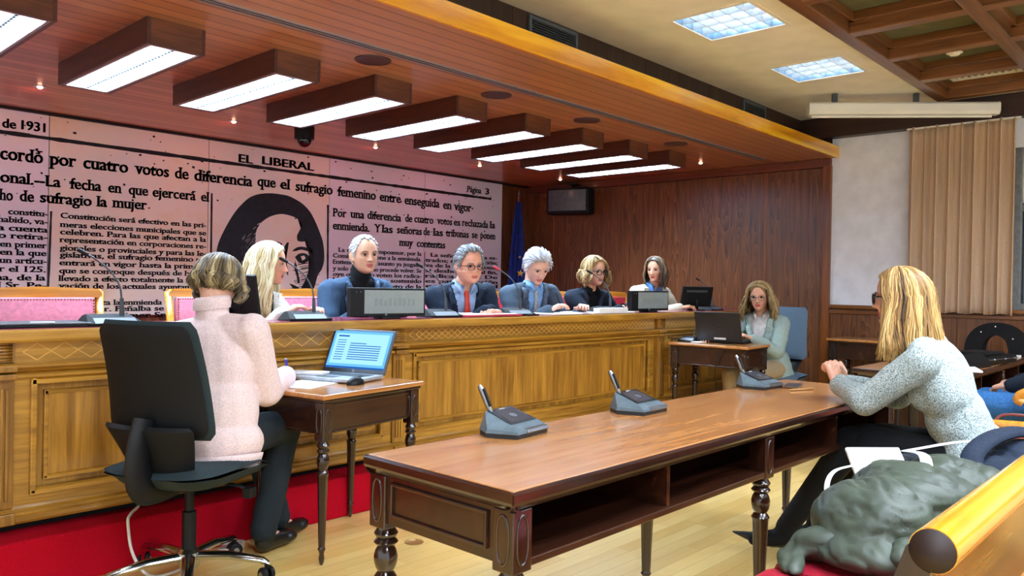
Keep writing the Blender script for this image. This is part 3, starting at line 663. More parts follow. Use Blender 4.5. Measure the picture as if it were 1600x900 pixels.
# ------------------------------------------------------------------ mahogany tables
def turned_leg(top, rt=.030, block=.030, r0=None):
    """profile from the floor to z=top (underside of the square block)"""
    r = rt; s = top/.545
    f = [(.006, 0), (.013, .012), (.016, .03), (.0125, .05), (.017, .062), (.021, .07), (.017, .078)]
    pr = [(a*rt/.030, z*s) for a, z in f]
    pr += [(.58*r, .085*s), (.60*r, .10*s), (.93*r, .385*s), (.98*r, .395*s), (1.05*r, .402*s), (.9*r, .41*s), (.70*r, .418*s), (.92*r, .43*s), (1.08*r, .447*s), (1.10*r, .462*s), (.95*r, .478*s), (.74*r, .489*s), (.95*r, .494*s), (1.12*r, .501*s), (.95*r, .508*s), (.8*r, .512*s), (1.02*r, .519*s), (1.1*r, .526*s), (.9*r, .535*s), (.8*r, top)]
    b = B(); lathe(b, pr, flute=(.095*s, .39*s, 9, .18)); return b
def oval_ring(b, c, rx, rz, axis, M=None):
    P = [(c[0]+(rx*math.cos(a) if axis == 'x' else 0), c[1]+(0 if axis == 'x' else rx*math.cos(a)), c[2]+rz*(abs(math.sin(a))**.7)*(1 if math.sin(a) > 0 else -1)) for a in [k*math.pi/12 for k in range(25)]]
    tube(b, P, .0035, 6, caps=False, M=M)
def long_table(name, label, x0, x1, y0, y1, z=.73, zb=.545, post=None, loc=None):
    """reading table: polished top, deep apron with open pigeonholes on the y0 side, six turned legs"""
    t = thing(name, label, 'table', (x0, y0, 0)); w, d = x1-x0, y1-y0
    link('table_top', box(B(), .006, .006, z-.012, w-.006, d-.006, z, .003), M_TOP, t)
    b = B()
    for (a0, a1, ax) in ((0, w, 'X'),):
        pr = [(0, z-.034), (-.004, z-.026), (-.004, z-.008), (.004, z-.002), (.008, z-.002), (.008, z-.040), (.03, z-.048), (.03, z-.052), (.012, z-.048)]
        prism(b, pr, 0, w, 'X'); prism(b, [(d-p, q) for p, q in pr], 0, w, 'X'); prism(b, pr, 0, d, 'Y'); prism(b, [(w-p, q) for p, q in pr], 0, d, 'Y')
    box(b, .006, .006, z-.03, w-.006, d-.006, z-.0125)
    link('edge_moulding', b, M_DARK, t)
    posts = post or [.045, w/2, w-.045]
    b = B(); zt = z-.05
    for xx in (.02, w-.045): box(b, xx, .05, zb+.005, xx+.025, d-.05, zt)
    box(b, .04, d-.045, zb+.005, w-.04, d-.025, zt)
    for xx in (.015, w-.015):                       # end panel beads
        s = -.004 if xx < .1 else .004
        for a in ((.10, zb+.03, d-.10, zb+.038), (.10, zt-.022, d-.10, zt-.014)): box(b, xx+s, a[0], a[1], xx-s*1.2, a[2], a[3], .002)
        for yy in (.10, d-.10): box(b, xx+s, yy-.004, zb+.03, xx-s*1.2, yy+.004, zt-.014, .002)
    link('apron', b, M_DARK, t)
    b = B(); box(b, .03, .03, zb, w-.03, d-.03, zb+.014); box(b, .05, .012, zb-.004, w-.05, .034, zb+.016, .003); link('shelf', b, M_DARK, t)
    for a, c in zip(posts, posts[1:]): link('divider', box(B(), (a+c)/2-.008, .022, zb+.014, (a+c)/2+.008, d-.04, zt), M_DARK, t)
    for i, xx in enumerate(posts):
        for yy, s in ((.042, -1), (d-.042, 1)):
            b = B(); box(b, xx-.033, yy-.033, zb-.012, xx+.033, yy+.033, zt, .003)
            oval_ring(b, (xx, yy+s*.033, (zb+zt)/2-.003), .019, .058, 'x')
            if i in (0, len(posts)-1): oval_ring(b, (xx+(-.033 if i == 0 else .033), yy, (zb+zt)/2-.003), .019, .058, 'y')
            bl = link('corner_block' if i != 1 else 'middle_block', b, M_DARKZ, t)
            lg = link('leg', turned_leg(zb-.012), M_DARKZ, t, True); lg.location = (xx, yy, 0)
    return t
long_table('reading_table', 'long polished table with open pigeonholes in the foreground, holding three microphone units', 1.304, 3.985, 1.20, 1.755)
long_table('reading_table', 'long polished table behind the tweed jacketed woman, with black bag and papers on it', 4.96, 7.24, 1.16, 1.755)
def small_desk(label, loc, az, w, d, z=.725, rt=.024):
    t = thing('writing_desk', label, 'desk', loc, az)
    b = B(); box(b, 0, 0, z-.022, w, d, z, .006); link('desk_top', b, M_TOP, t)
    b = B(); box(b, .012, .012, z-.036, w-.012, d-.012, z-.0225, .004); link('edge_moulding', b, M_DARK, t)
    zb, zt = z-.19, z-.036; b = B(); i = .035
    box(b, i, i+.002, zb+.02, w-i, i+.02, zt); box(b, i, d-i-.02, zb+.02, w-i, d-i-.002, zt); box(b, i+.002, i, zb+.02, i+.02, d-i, zt); box(b, w-i-.02, i, zb+.02, w-i-.002, d-i, zt)
    for yy in (i, d-i):
        box(b, .09, yy-.005, zb+.018, w-.09, yy+.005, zb+.028, .002); box(b, .09, yy-.003, zt-.02, w-.09, yy+.003, zt-.014, .002)
    for xx in (i, w-i): box(b, xx-.005, .09, zb+.018, xx+.005, d-.09, zb+.028, .002)
    link('apron', b, M_DARK, t)
    for xx in (.045, w-.045):
        for yy in (.045, d-.045):
            b = B(); box(b, xx-.027, yy-.027, zb-.01, xx+.027, yy+.027, zt, .003)
            for s in (-1, 1): oval_ring(b, (xx, yy+s*.027, (zb+zt)/2), .015, .05, 'x'); oval_ring(b, (xx+s*.027, yy, (zb+zt)/2), .015, .05, 'y')
            link('corner_block', b, M_DARKZ, t)
            lg = link('leg', turned_leg(zb-.01, rt), M_DARKZ, t, True); lg.location = (xx, yy, 0)
    return t
DESK_AZ = -10
small_desk('small mahogany writing desk with an open lit laptop, beside the pink sweater', (1.856, 2.785, 0), DESK_AZ, .655, .48)
small_desk('small mahogany writing desk with a black laptop, near the panelled wall', (5.47, 2.69, 0), -4, .45, .66, .765)
small_desk('dark turned leg side table standing against the wainscot behind the tweed jacket', (6.83, 2.02, 0), 0, .44, .62, .785)
# ------------------------------------------------------------------ office chairs
def office_chair(label, loc, az, fab, shell, chrome=True):
    t = thing('office_chair', label, 'office chair', loc, az)
    m = M_CHROME if chrome else M_BLACK
    b = B(); lathe(b, [(.0, .06), (.04, .062), (.045, .12), (.03, .135), (.0, .135)], 20); hub = link('hub', b, m, t, True)
    for k in range(5):
        a = math.radians(72*k+20); c, s = math.cos(a), math.sin(a)
        b = B(); tube(b, [(.03*c, .03*s, .105), (.16*c, .16*s, .105), (.29*c, .29*s, .085), (.315*c, .315*s, .072)], [.026, .024, .019, .012], 10, flat=.7); link('base_arm', b, m, t, True)
        b = B(); R = Matrix.Translation((.305*c, .305*s, .03)) @ Matrix.Rotation(a+.9, 4, 'Z') @ Matrix.Rotation(math.pi/2, 4, 'Y')
        for o in (-.016, .016): lathe(b, [(0, o-.009), (.024, o-.009), (.0295, o-.004), (.0295, o+.004), (.024, o+.009), (0, o+.009)], 18, R)
        tube(b, [(.305*c, .305*s, .03), (.305*c, .305*s, .075)], .008, 8)
        cs = link('caster', b, M_BLACK, t, True)
        b = B(); 
        for o in (-.027, .027): lathe(b, [(0, o-.002), (.013, o-.002), (.013, o+.002), (0, o+.002)], 14, R)
        link('hub_cap', b, M_STEEL, cs, True)
    b = B(); lathe(b, [(.027, .13), (.027, .28), (.018, .285), (.018, .41), (0, .41)], 18); link('gas_column', b, M_BLACK, t, True)
    b = B(); box(b, -.09, -.12, .385, .09, .13, .425, .012); tube(b, [(.08, .03, .40), (.2, .05, .385), (.24, .05, .37)], .007, 8); box(b, .22, .03, .345, .26, .07, .385, .004); link('tilt_mechanism', b, M_BLACK, t)
    # seat cushion: rounded slab with waterfall front
    bm = B(); n, mm = 22, 18
    def P(u, v, top):
        x = -.245+.49*u; y = -.24+.49*v; e = (abs(2*u-1)**4+abs(2*v-1)**4); e = min(e, 1.0)
        k = .5+.5*(1-max(abs(2*u-1), abs(2*v-1))**6); 
        sx = 1-.12*abs(2*v-1)**6; zz = .462+(.030*(1-e**1.5) if top else -.058*(1-e**2)) - .05*max(0, v-.75)**1.2*3*1.2
        return Vector((x*sx, y*(1-.10*abs(2*u-1)**6), zz+.012*abs(2*u-1)**2*top))
    for top in (1, 0):
        g = [[bm.verts.new(P(i/n, j/mm, top)) for j in range(mm+1)] for i in range(n+1)]
        for i in range(n):
            for j in range(mm):
                f = bm.faces.new((g[i][j], g[i+1][j], g[i+1][j+1], g[i][j+1]) if top else (g[i][j], g[i][j+1], g[i+1][j+1], g[i+1][j])); f.smooth = True
    bmesh.ops.remove_doubles(bm, verts=bm.verts[:], dist=.0005); link('seat', bm, fab, t, True)
    # backrest: curved tall shell, padded front
    def back(bm, z0, z1, w0, w1, y0, th, bulge, nn=18, mm=16):
        for side in (0, 1):
            g = []
            for i in range(nn+1):
                u = -1+2*i/nn; row = []
                for j in range(mm+1):
                    v = j/mm; w = w0+(w1-w0)*v; corner = max(0, v-.88)/.12; w *= 1-.10*corner**3; low = max(0, .12-v)/.12; w *= 1-.12*low**3
                    z = z0+(z1-z0)*v; lean = -.10*(v-.2)
                    ed = (1-abs(u)**6)*(1-abs(2*v-1)**14)
                    y = y0+lean+.035*u*u+(th*.5*ed if side else -th*.5*ed)+bulge*math.sin(v*math.pi)*.5
                    row.append(bm.verts.new((u*w, y, z)))
                g.append(row)
            for i in range(nn):
                for j in range(mm):
                    q = (g[i][j], g[i+1][j], g[i+1][j+1], g[i][j+1]); f = bm.faces.new(q if not side else q[::-1]); f.smooth = True
        bmesh.ops.remove_doubles(bm, verts=bm.verts[:], dist=.0005)
    bm = B(); back(bm, .60, 1.045, .236, .212, -.20, .05, .03); link('backrest', bm, fab, t, True)
    bm = B(); back(bm, .612, 1.03, .224, .20, -.226, .02, .03); link('back_shell', bm, shell, t, True)
    bm = B(); back(bm, .43, .66, .130, .205, -.190, .045, .01); link('lumbar_shell', bm, shell, t, True)
    b = B(); tube(b, smooth_path([(0, -.24, .68), (0, -.275, .55), (0, -.26, .44), (0, -.15, .395), (0, -.02, .40)], 5), [.06]*12+[.055, .05, .045, .04, .035, .035, .035, .03, .03], 12, flat=.45); link('back_bar', b, M_BLACK, t, True)
    return t
office_chair('black high backed swivel office chair with polished star base, under the pink sweater', (1.415, 3.045, 0), 64, M_SLATE, M_BLACKM)
office_chair('blue grey swivel office chair behind the woman at the far small desk', (6.44, 2.93, 0), 262, plain('blue_grey_fabric', (92, 110, 126), .9, 0, .2, .06, 300, .2), M_BLACK, False)
# ------------------------------------------------------------------ presidium chairs
def armchair_back(label, loc, az, leather):
    t = thing('presidium_chair', label, 'chair', loc, az, 'wooden presidium chairs with padded backs')
    w = .27
    b = B()
    prof = [(-w, 1.085), (-w+.02, 1.108), (0, 1.118), (w-.02, 1.108), (w, 1.085), (w, 1.055), (-w, 1.055)]
    prism(b, prof, -.285, -.245, 'Y'); tube(b, [(-w, -.27, 1.085), (w, -.27, 1.085)], .022, 10)
    link('top_rail', b, M_CHAIRW, t)
    for s in (-1, 1):
        b = B(); tube(b, [(s*(w-.02), -.20, .0), (s*(w-.02), -.20, .46), (s*(w-.012), -.235, .8), (s*(w-.005), -.27, 1.09)], .022, 8); link('rear_post', b, M_CHAIRW, t)
        b = B(); tube(b, [(s*(w-.02), .22, 0), (s*(w-.02), .22, .42)], [.015, .024], 8); link('front_leg', b, M_CHAIRW, t)
    b = B(); box(b, -w+.035, -.275, .60, w-.035, -.225, 1.055, .018); link('back_pad', b, leather, t, True)
    b = B()
    for k in range(34):
        x = -w+.045+k*(2*w-.09)/33; ball(b, (x, -.226, 1.043), .0045, None, 6)
    for k in range(24):
        for s in (-1, 1): ball(b, (s*(w-.045), -.226, 1.035-k*.017), .0045, None, 6)
    link('nail_trim', b, plain('brass_nails', (120, 84, 50), .3, .8), t)
    b = B(); box(b, -.25, -.22, .36, .25, .24, .425, .01); link('seat_frame', b, M_CHAIRW, t)
    b = B(); box(b, -.235, -.205, .425, .235, .235, .475, .025); link('seat', b, leather, t, True)
    return t
PZ = .205
ch = [(1.26, 4.08, 'empty, leftmost, with its pink padded back in full view', M_LEATHERP), (2.20, 4.20, 'behind the head of the pink sweater', M_LEATHERP), (2.90, 4.30, 'behind the man in the blue jacket', M_LEATHERP), (3.79, 4.30, 'behind the man with the red tie', M_LEATHERP),
      (4.56, 4.30, 'behind the writing man in the grey suit', M_LEATHER), (5.42, 4.30, 'behind the blond woman in black glasses', M_LEATHER), (6.30, 4.30, 'behind the woman in the beige blazer', M_LEATHER)]
p0 = armchair_back('x', (0, 0, 0), 180, M_LEATHERP); p1 = None
for i, (x, y, l, m) in enumerate(ch):
    if i == 0: o = p0
    elif i < 4: o = dup(p0)
    elif p1 is None: o = p1 = armchair_back('x', (0, 0, 0), 180, M_LEATHER)
    else: o = dup(p1)
    o.location = (x, y, PZ-.05); o.location.z = PZ; o['label'] = 'wooden presidium chair with padded back, '+l; o.scale = (1, 1, .845)
# ------------------------------------------------------------------ conference units, laptops, screens, papers
M_FACET = plain('unit_body_slate', (98, 114, 122), .35, .3)
M_FACETD = plain('unit_body_dark', (24, 27, 30), .35)
M_UNITS = plain('unit_screen', (66, 70, 76), .12, 0, .6)
M_SCRIM = plain('unit_screen_mark', (92, 98, 102), .3)
def make_unit():
    t = thing('conference_unit', 'x', 'microphone unit', (0, 0, 0))
    base = [(-.118, .02), (-.085, -.078), (.085, -.078), (.118, .02), (.075, .078), (-.075, .078)]
    b = B(); prism(b, [(x*.97, y*.97) for x, y in base], 0, .014, 'Z'); link('base', b, M_FACETD, t)
    top = [(-.070, .058, .072), (-.078, -.050, .036), (.078, -.050, .036), (.070, .058, .072)]
    bm = B(); lo = [bm.verts.new((x, y, .014)) for x, y in base]; hi = [bm.verts.new(p) for p in top]
    tipL = bm.verts.new((-.114, .018, .026)); tipR = bm.verts.new((.114, .018, .026)); fl = bm.verts.new((-.084, -.076, .022)); fr = bm.verts.new((.084, -.076, .022))
    F = bm.faces.new
    F((hi[0], hi[1], hi[2], hi[3])); F((hi[0], tipL, hi[1])); F((tipL, fl, hi[1])); F((tipL, lo[0], lo[1], fl)); F((hi[1], fl, fr, hi[2])); F((fl, lo[1], lo[2], fr)); F((hi[2], fr, tipR)); F((hi[2], tipR, hi[3])); F((fr, lo[2], lo[3], tipR))
    F((tipR, lo[3], lo[4], hi[3])); F((hi[3], lo[4], lo[5], hi[0])); F((hi[0], lo[5], lo[0], tipL)); F(lo[::-1])
    bmesh.ops.recalc_face_normals(bm, faces=bm.faces[:]); link('body', bm, M_FACET, t)
    n = Vector((0, -.036, .108)).normalized()
    def P(u, v, o): # u -1..1, v 0..1 on the top face
        y = -.050+.108*v; z = .036+.036*v; return Vector((u*(.078-.008*v), y, z))+n*o
    def plate(u0, u1, v0, v1, o, th):
        bm = B(); a = [bm.verts.new(P(u, v, o)) for u, v in ((u0, v0), (u1, v0), (u1, v1), (u0, v1))]; c = [bm.verts.new(P(u, v, o+th)) for u, v in ((u0, v0), (u1, v0), (u1, v1), (u0, v1))]
        bm.faces.new(c); bm.faces.new(a[::-1]); [bm.faces.new((a[i], a[(i+1) % 4], c[(i+1) % 4], c[i])) for i in range(4)]; return bm
    bz = link('bezel', plate(-.90, .92, .10, .97, .0003, .002), M_FACETD, t)
    sc = link('touch_screen', plate(-.72, .74, .17, .86, .0023, .0006), M_UNITS, t)
    bm = B(); c = P(.05, .5, .0035); ux = Vector((1, 0, 0)); uy = n.cross(ux); ngon(bm, [c+ux*.016*math.cos(a)+uy*.013*math.sin(a) for a in [k*.35 for k in range(18)]]); link('screen_mark', bm, M_SCRIM, sc)
    me = curve_mesh_text('BOSCH', .0085, .0002); bm = bmesh.new(); bm.from_mesh(me)
    for v in bm.verts: q = v.co.copy(); v.co = P(-.12, .895, .0026)+ux*q.x+uy*q.y
    link('maker_lettering', bm, M_PAPER, bz)
    bm = B(); prism(bm, [(-.0795, .0125), (-.0815, .016), (-.077, .0235), (-.068, .0275), (-.064, .026), (-.07, .014)], -.035, .084, 'X'); link('front_lip', bm, M_STEEL, t)
    bm = B(); tube(bm, [(-.052, .050, .066), (-.056, .058, .085), (-.066, .082, .142), (-.068, .086, .150)], [.008, .0095, .0095, .006], 12, flat=.75); st = link('microphone', bm, M_STEEL, t, True)
    bm = B(); tube(bm, [(-.0555, .0505, .085), (-.0635, .073, .14)], .0075, 8, flat=.8); link('grille', bm, M_BLACK, st, True)
    return t
u = make_unit()
for i, (x, y, az, l) in enumerate([(1.825, 1.685, -8, 'nearest of the three'), (2.495, 1.665, -2, 'middle one of the three'), (3.545, 1.685, 4, 'farthest of the three, near the clasped hands')]):
    o = u if i == 0 else dup(u)
    o.location = (x, y, .7305); o.rotation_euler = (0, 0, -math.radians(az)); o['label'] = 'grey angular microphone unit on the long table, '+l; o['group'] = 'microphone units on the long table'
def make_goose():
    t = thing('gooseneck_microphone', 'x', 'microphone', (0, 0, 0))
    b = B(); prism(b, [(-.08, 0), (-.085, .012), (-.05, .034), (.03, .048), (.075, .040), (.08, 0)], -.115, .115, 'X')
    t2 = b; 
    for v in b.verts:
        if abs(v.co.x) > .1 and v.co.z > .02: v.co.x *= .74
    link('base', b, M_BLACKM, t)
    b = B(); prism(b, [(-.078, .0135), (-.0855, .0125), (-.0535, .0325), (-.048, .0345)], -.085, .085, 'X'); link('front_trim', b, M_GREYP, t)
    b = B(); tube(b, [(.05, .0, .035), (.05, .005, .115)], [.011, .008], 10); link('stem_socket', b, M_GREYP, t, True)
    b = B(); P = smooth_path([(.05, .005, .11), (.045, .02, .17), (.015, .05, .235), (-.035, .085, .285), (-.055, .10, .300)], 6); tube(b, P, .0042, 8); nk = link('gooseneck', b, M_GREYP, t, True)
    b = B(); tube(b, [P[-1]-Vector((.012, .008, .008))*-1*0, P[-1]+Vector((-.03, .022, .020))], [.0085, .009], 10); ball(b, P[-1]+Vector((-.03, .022, .020)), .009, None, 10); link('capsule', b, M_BLACK, nk, True)
    return t
g = make_goose()
DT = .9958
for i, (x, y, az, sc, l) in enumerate([(1.29, 3.555, 0, 1.0, 'leftmost one, beside the empty pink chair'), (2.25, 3.56, 8, 1, 'in front of the woman in the white jacket'), (3.18, 3.56, 5, 1, 'between the blue jacket and the red tie'), (3.86, 3.57, 10, 1, 'with a red tip, by the writing man in grey'), (4.93, 3.60, 10, 1, 'in front of the blond woman in black glasses'), (6.56, 3.60, 0, .9, 'at the far right end beside the small monitor')]):
    if i in (0,): o = g
    else: o = dup(g)
    o.location = (x, y, DT); o.rotation_euler = (0, 0, -math.radians(az)); o.scale = (sc, sc, sc); o['label'] = 'black gooseneck microphone on the dais, '+l; o['group'] = 'gooseneck microphones on the dais'
    if i == 3:
        for c in o.children:
            for q in c.children:
                if q.name.startswith('capsule'):
                    q.data = q.data.copy(); q.data.materials[0] = plain('mic_red', (190, 40, 50), .4); q['label'] = 'red microphone capsule'
# ---- screens on the dais
def name_display(label, loc, az):
    t = thing('name_display', label, 'display', loc, az, 'wide name displays on the dais'); w = .245
    b = B(); box(b, -w, -.022, .012, w, .022, .172, .004); link('housing', b, M_BLACK, t)
    sc = link('screen', box(B(), -w+.012, .0221, .030, w-.085, .0232, .160), plain('name_lcd', (142, 152, 152), .35, 0, .5, .02), t)
    b = B()
    rr = random.Random(5)
    for k in range(9): x = -.17+k*.031; box(b, x, .0233, .072, x+.018, .0235, .105+rr.random()*.012)
    link('faint_digits', b, plain('lcd_faint', (130, 141, 141), .4, 0, .5, .02), sc)
    b = B(); 
    for x in (w-.035, w-.06): ball(b, (x, .0225, .15), .0025, None, 8)
    link('indicator', b, M_STEEL, t)
    b = B(); box(b, -.06, -.05, 0, .06, .05, .013, .003); link('foot', b, M_BLACK, t)
    b = B(); lathe(b, [(0, 0), (.008, 0), (.008, .003), (0, .003)], 12, Matrix.Translation((.02, .022, .022)) @ Matrix.Rotation(-math.pi/2, 4, 'X')); link('badge', b, M_STEEL, t)
    return t
d1 = name_display('wide black name display with grey screen, in front of the man in the blue jacket', (2.765, 3.535, DT), 186)
d2 = dup(d1, (5.42, 3.535, DT), 184, 'wide black name display with grey screen, before the beige blazer and dark jacket')
def monitor(label, loc, az, w, h):
    t = thing('desk_monitor', label, 'monitor', loc, az); M = Matrix.Translation((0, 0, .035)) @ Matrix.Rotation(math.radians(14), 4, 'X')
    b = B(); box(b, -w/2, -.014, 0, w/2, .010, h, .006, M); bk = link('housing', b, M_BLACK, t)
    b = B(); box(b, -w/2+.012, .0101, .014, w/2-.012, .0112, h-.012, 0, M); link('screen', b, M_UNITS, t)
    b = B(); box(b, -.07, -.024, .03, .07, -.014, h*.6, .004, M); 
    for k in range(6): box(b, -w/2+.03+k*.012, -.0155, .02, -w/2+.036+k*.012, -.0141, .035, 0, M)
    link('vents', b, M_BLACKM, t)
    b = B(); box(b, -w/2+.04, -.0152, h-.05, w/2-.06, -.0141, h-.03, 0, M); link('label_strip', b, M_GREYP, t)
    b = B(); box(b, -.07, -.06, 0, .07, .05, .01, .003); tube(b, [(0, -.03, .008), (0, -.035, .10)], .014, 8); link('stand', b, M_BLACK, t); return t
monitor('black tilted monitor seen from behind, between the pink sweater and the white jacket', (1.875, 3.62, DT), 60, .32, .20)
monitor('small black tilted monitor seen from behind, right of the beige blazer', (6.27, 3.60, DT), 25, .32, .185)
# ---- papers and folders on the dais
def sheet(name, label, cat, loc, az, w, h, th, mat, group=None, rz=0):
    o = link(name, box(B(), -w/2, -h/2, 0, w/2, h/2, th, min(.002, th*.4)), mat); o.location = loc; o.rotation_euler = (0, 0, -math.radians(az)); return tag(o, label, cat, group)
t = thing('document_folder', 'open red folder with white papers under the hands of the man with red tie', 'folder', (3.57, 3.565, DT), 4)
b = B(); box(b, -.235, -.11, 0, .0, .12, .010, .002); box(b, .004, -.11, 0, .235, .12, .012, .002); link('cover', b, plain('folder_red', (176, 40, 58), .5), t)
b = B(); box(b, -.225, -.10, .0102, -.01, .115, .016, .001); box(b, .015, -.09, .0122, .20, .115, .016, .001); link('papers', b, M_PAPER, t)
sheet('document', 'white sheets being written on by the man in the grey suit', 'paper', (4.30, 3.56, DT), 5, .30, .21, .008, M_PAPER)
sheet('document', 'white sheets lying under the far hand of the man in grey', 'paper', (4.63, 3.60, DT), -15, .22, .26, .010, M_PAPER)
sheet('notepad', 'white block standing out at the dais edge before the blond woman in glasses', 'notepad', (4.86, 3.50, DT), 0, .36, .06, .040, M_PAPER)
sheet('pen', 'dark pen lying on the dais beside the red folder', 'pen', (3.93, 3.47, DT), 84, .012, .14, .009, M_BLACK)
sheet('document', 'white sheet with dark cover before the woman in dark jacket', 'paper', (5.10, 3.535, DT), 0, .10, .12, .012, M_PAPER)
t = thing('closed_laptop', 'slim dark closed laptop lying on the dais at the left picture edge', 'laptop', (1.03, 3.60, DT), 4)
b = B(); box(b, -.17, -.115, .0, .17, .115, .010, .004); link('base', b, M_BLACK, t); b = B(); box(b, -.17, -.115, .0105, .17, .115, .018, .004); link('lid', b, M_GREYP, t)
sheet('access_card', 'small white card lying on the slim closed laptop', 'card', (1.02, 3.51, DT+.0185), 20, .085, .03, .004, M_PAPER)
# ---- laptops
M_SCR = emis('laptop_screen_blue', (96, 170, 236), .62)
M_SCR2 = emis('laptop_screen_pale', (150, 206, 246), .62)
M_SCRT = emis('laptop_screen_text', (40, 92, 170), .5)
def hp_mark(parent, M, r, m1, m2):
    b = B(); ngon(b, [M @ Vector((r*math.cos(a), r*math.sin(a), 0)) for a in [k*math.pi/14 for k in range(28)]]); d = link('logo_disc', b, m1, parent)
    me = curve_mesh_text('hp', r*1.35, .01*r); tb = bmesh.new(); tb.from_mesh(me); xs = [v.co.x for v in tb.verts]; c = (min(xs)+max(xs))/2
    for v in tb.verts: q = v.co.copy(); v.co = M @ Vector((q.x-c+(q.y)*.2, q.y-r*.38, .0004))
    link('logo_letters', tb, m2, d)
def laptop(label, loc, az, w, d, open_deg, lit, body, lidc):
    """local +Y = towards the user; hinge at y=0"""
    t = thing('laptop', label, 'laptop', loc, az)
    b = B(); box(b, -w/2, .0, .004, w/2, d, .022, .005); link('base', b, body, t)
    b = B()
    for r in range(5):
        for k in range(14): x = w/2-.03-(k+1)*(w-.06)/14; box(b, x+.002, .035+r*.019, .022, x+(w-.06)/14-.001, .035+r*.019+.016, .0235)
    link('keyboard', b, M_GREYP, t); link('touchpad', box(B(), -.05, d-.08, .022, .05, d-.012, .0227), lidc, t)
    L = d*.98; a = math.radians(open_deg-90)
    M = Matrix.Translation((0, -.004, .020)) @ Matrix.Rotation(a, 4, 'X')
    b = B(); box(b, -w/2, -.010, 0, w/2, 0, L, .004, M); lid = link('lid', b, lidc if not lit else M_GREYP, t)
    b = B(); box(b, -w/2+.014, .0001, .022, w/2-.014, .0012, L-.012, 0, M); scr = link('screen', b, M_SCR if lit else M_UNITS, t)
    if lit:
        b = B(); W2, H2 = w-.028, L-.034
        def R(u0, v0, u1, v1, bb): box(bb, W2/2-u1*W2, .0013, .022+v0*H2, W2/2-u0*W2, .0016, .022+v1*H2, 0, M)
        R(.04, .12, .96, .93, b); link('page', b, M_SCR2, scr)
        b = B()
        for bb, u0, u1, v0, v1 in ((b, .08, .27, .84, .88),): box(b, W2/2-u1*W2, .0017, .022+v0*H2, W2/2-u0*W2, .0019, .022+v1*H2, 0, M)
        for k in range(9): v0 = .74-k*.065; box(b, W2/2-(.24)*W2, .0017, .022+v0*H2, W2/2-.09*W2, .0019, .022+(v0+.018)*H2, 0, M)
        for k in range(8): v0 = .66-k*.06; box(b, W2/2-(.86 if k else .6)*W2, .0017, .022+v0*H2, W2/2-.32*W2, .0019, .022+(v0+.022)*H2, 0, M)
        R(.0, .0, 1, .05, b); link('page_text', b, M_SCRT, scr)
        hp_mark(lid, M @ Matrix.Translation((0, .0004, .011)) @ Matrix.Rotation(math.pi/2, 4, 'X') @ Matrix.Rotation(math.pi, 4, 'Y'), .007, M_STEEL, M_BLACK)
    else:
        hp_mark(lid, M @ Matrix.Translation((0, -.0104, L*.5)) @ Matrix.Rotation(math.pi/2, 4, 'X'), .020, plain('logo_dark', (40, 42, 44), .3), M_BLACKM)
        b = B(); box(b, -.04, -.0108, .014, .055, -.0101, .03, 0, M); link('sticker', b, M_PAPER, lid)
    return t
laptop('open silver laptop with a lit blue screen on the left small desk', (2.325, 3.245, .7255), 251, .375, .24, 116, True, plain('laptop_silver', (176, 182, 188), .35, .4), M_GREYP)
laptop('open black laptop seen from behind on the far small desk', (5.66, 3.02, .7655), 83, .37, .245, 108, False, M_BLACK, plain('laptop_black_lid', (32, 33, 35), .4))
def mouse(label, loc, az, cord=None):
    t = thing('computer_mouse', label, 'computer mouse', loc, az); b = B(); ball(b, (0, 0, .0), (.031, .055, .036), None, 20)
    bmesh.ops.bisect_plane(b, geom=b.verts[:]+b.edges[:]+b.faces[:], plane_co=(0, 0, 0), plane_no=(0, 0, -1), clear_outer=True); bmesh.ops.holes_fill(b, edges=b.edges[:]); link('body', b, M_BLACK, t, True)
    b = B(); box(b, -.0015, .012, .030, .0015, .05, .036); lathe(b, [(0, -.004), (.008, -.004), (.008, .004), (0, .004)], 12, Matrix.Translation((0, .028, .030)) @ Matrix.Rotation(math.pi/2, 4, 'Y')); link('scroll_wheel', b, M_GREYP, t)
    return t
mouse('black computer mouse on the near corner of the left small desk', (2.17, 3.0, .7255), 75)
sheet('document', 'white paper under the writing hand on the left small desk', 'paper', (2.0, 3.14, .7255), 65, .21, .28, .003, M_PAPER)
t = thing('document_tray', 'dark box with pale papers behind the writing hand on the left desk', 'papers', (2.13, 3.33, .7255), 60)
b = B(); box(b, -.10, -.05, 0, .10, .05, .022, .003); link('box', b, M_BLACK, t); b = B(); box(b, -.085, -.045, .0222, .09, .045, .034, .002); link('papers', b, M_PAPER, t)
o = dup(g, (5.635, 3.27, .7655), 95, 'low black microphone base at the end of the far small desk'); o.scale = (.7, .7, .9); del o['group']
for c in list(o.children):
    if c.name.split('.')[0] in ('gooseneck',):
        for q in list(c.children): bpy.data.objects.remove(q)
        bpy.data.objects.remove(c)
o.name = 'microphone_base'
sheet('document', 'white sheet beside the black laptop on the far small desk', 'paper', (5.59, 3.17, .7655), 0, .10, .08, .006, M_PAPER)
t = thing('power_cable', 'thin black cable hanging over the front of the far small desk', 'cable', (5.47, 2.85, .77)); b = B(); tube(b, smooth_path([(.17, .03, .008), (.06, .03, .004), (0.015, .04, .004), (-.012, .05, -.04), (-.008, .10, -.18), (.02, .10, -.40)], 5), .0035, 6); link('cord', b, M_BLACK, t, True)
t = thing('smartphone', 'brown cased smartphone lying on the table by the clasped hands', 'phone', (3.70, 1.585, .7305), 75)
b = B(); box(b, -.038, -.08, 0, .038, .08, .009, .003); link('case', b, plain('phone_case', (96, 70, 44), .4), t); link('screen', box(B(), -.034, -.075, .009, .034, .075, .0098), M_UNITS, t)
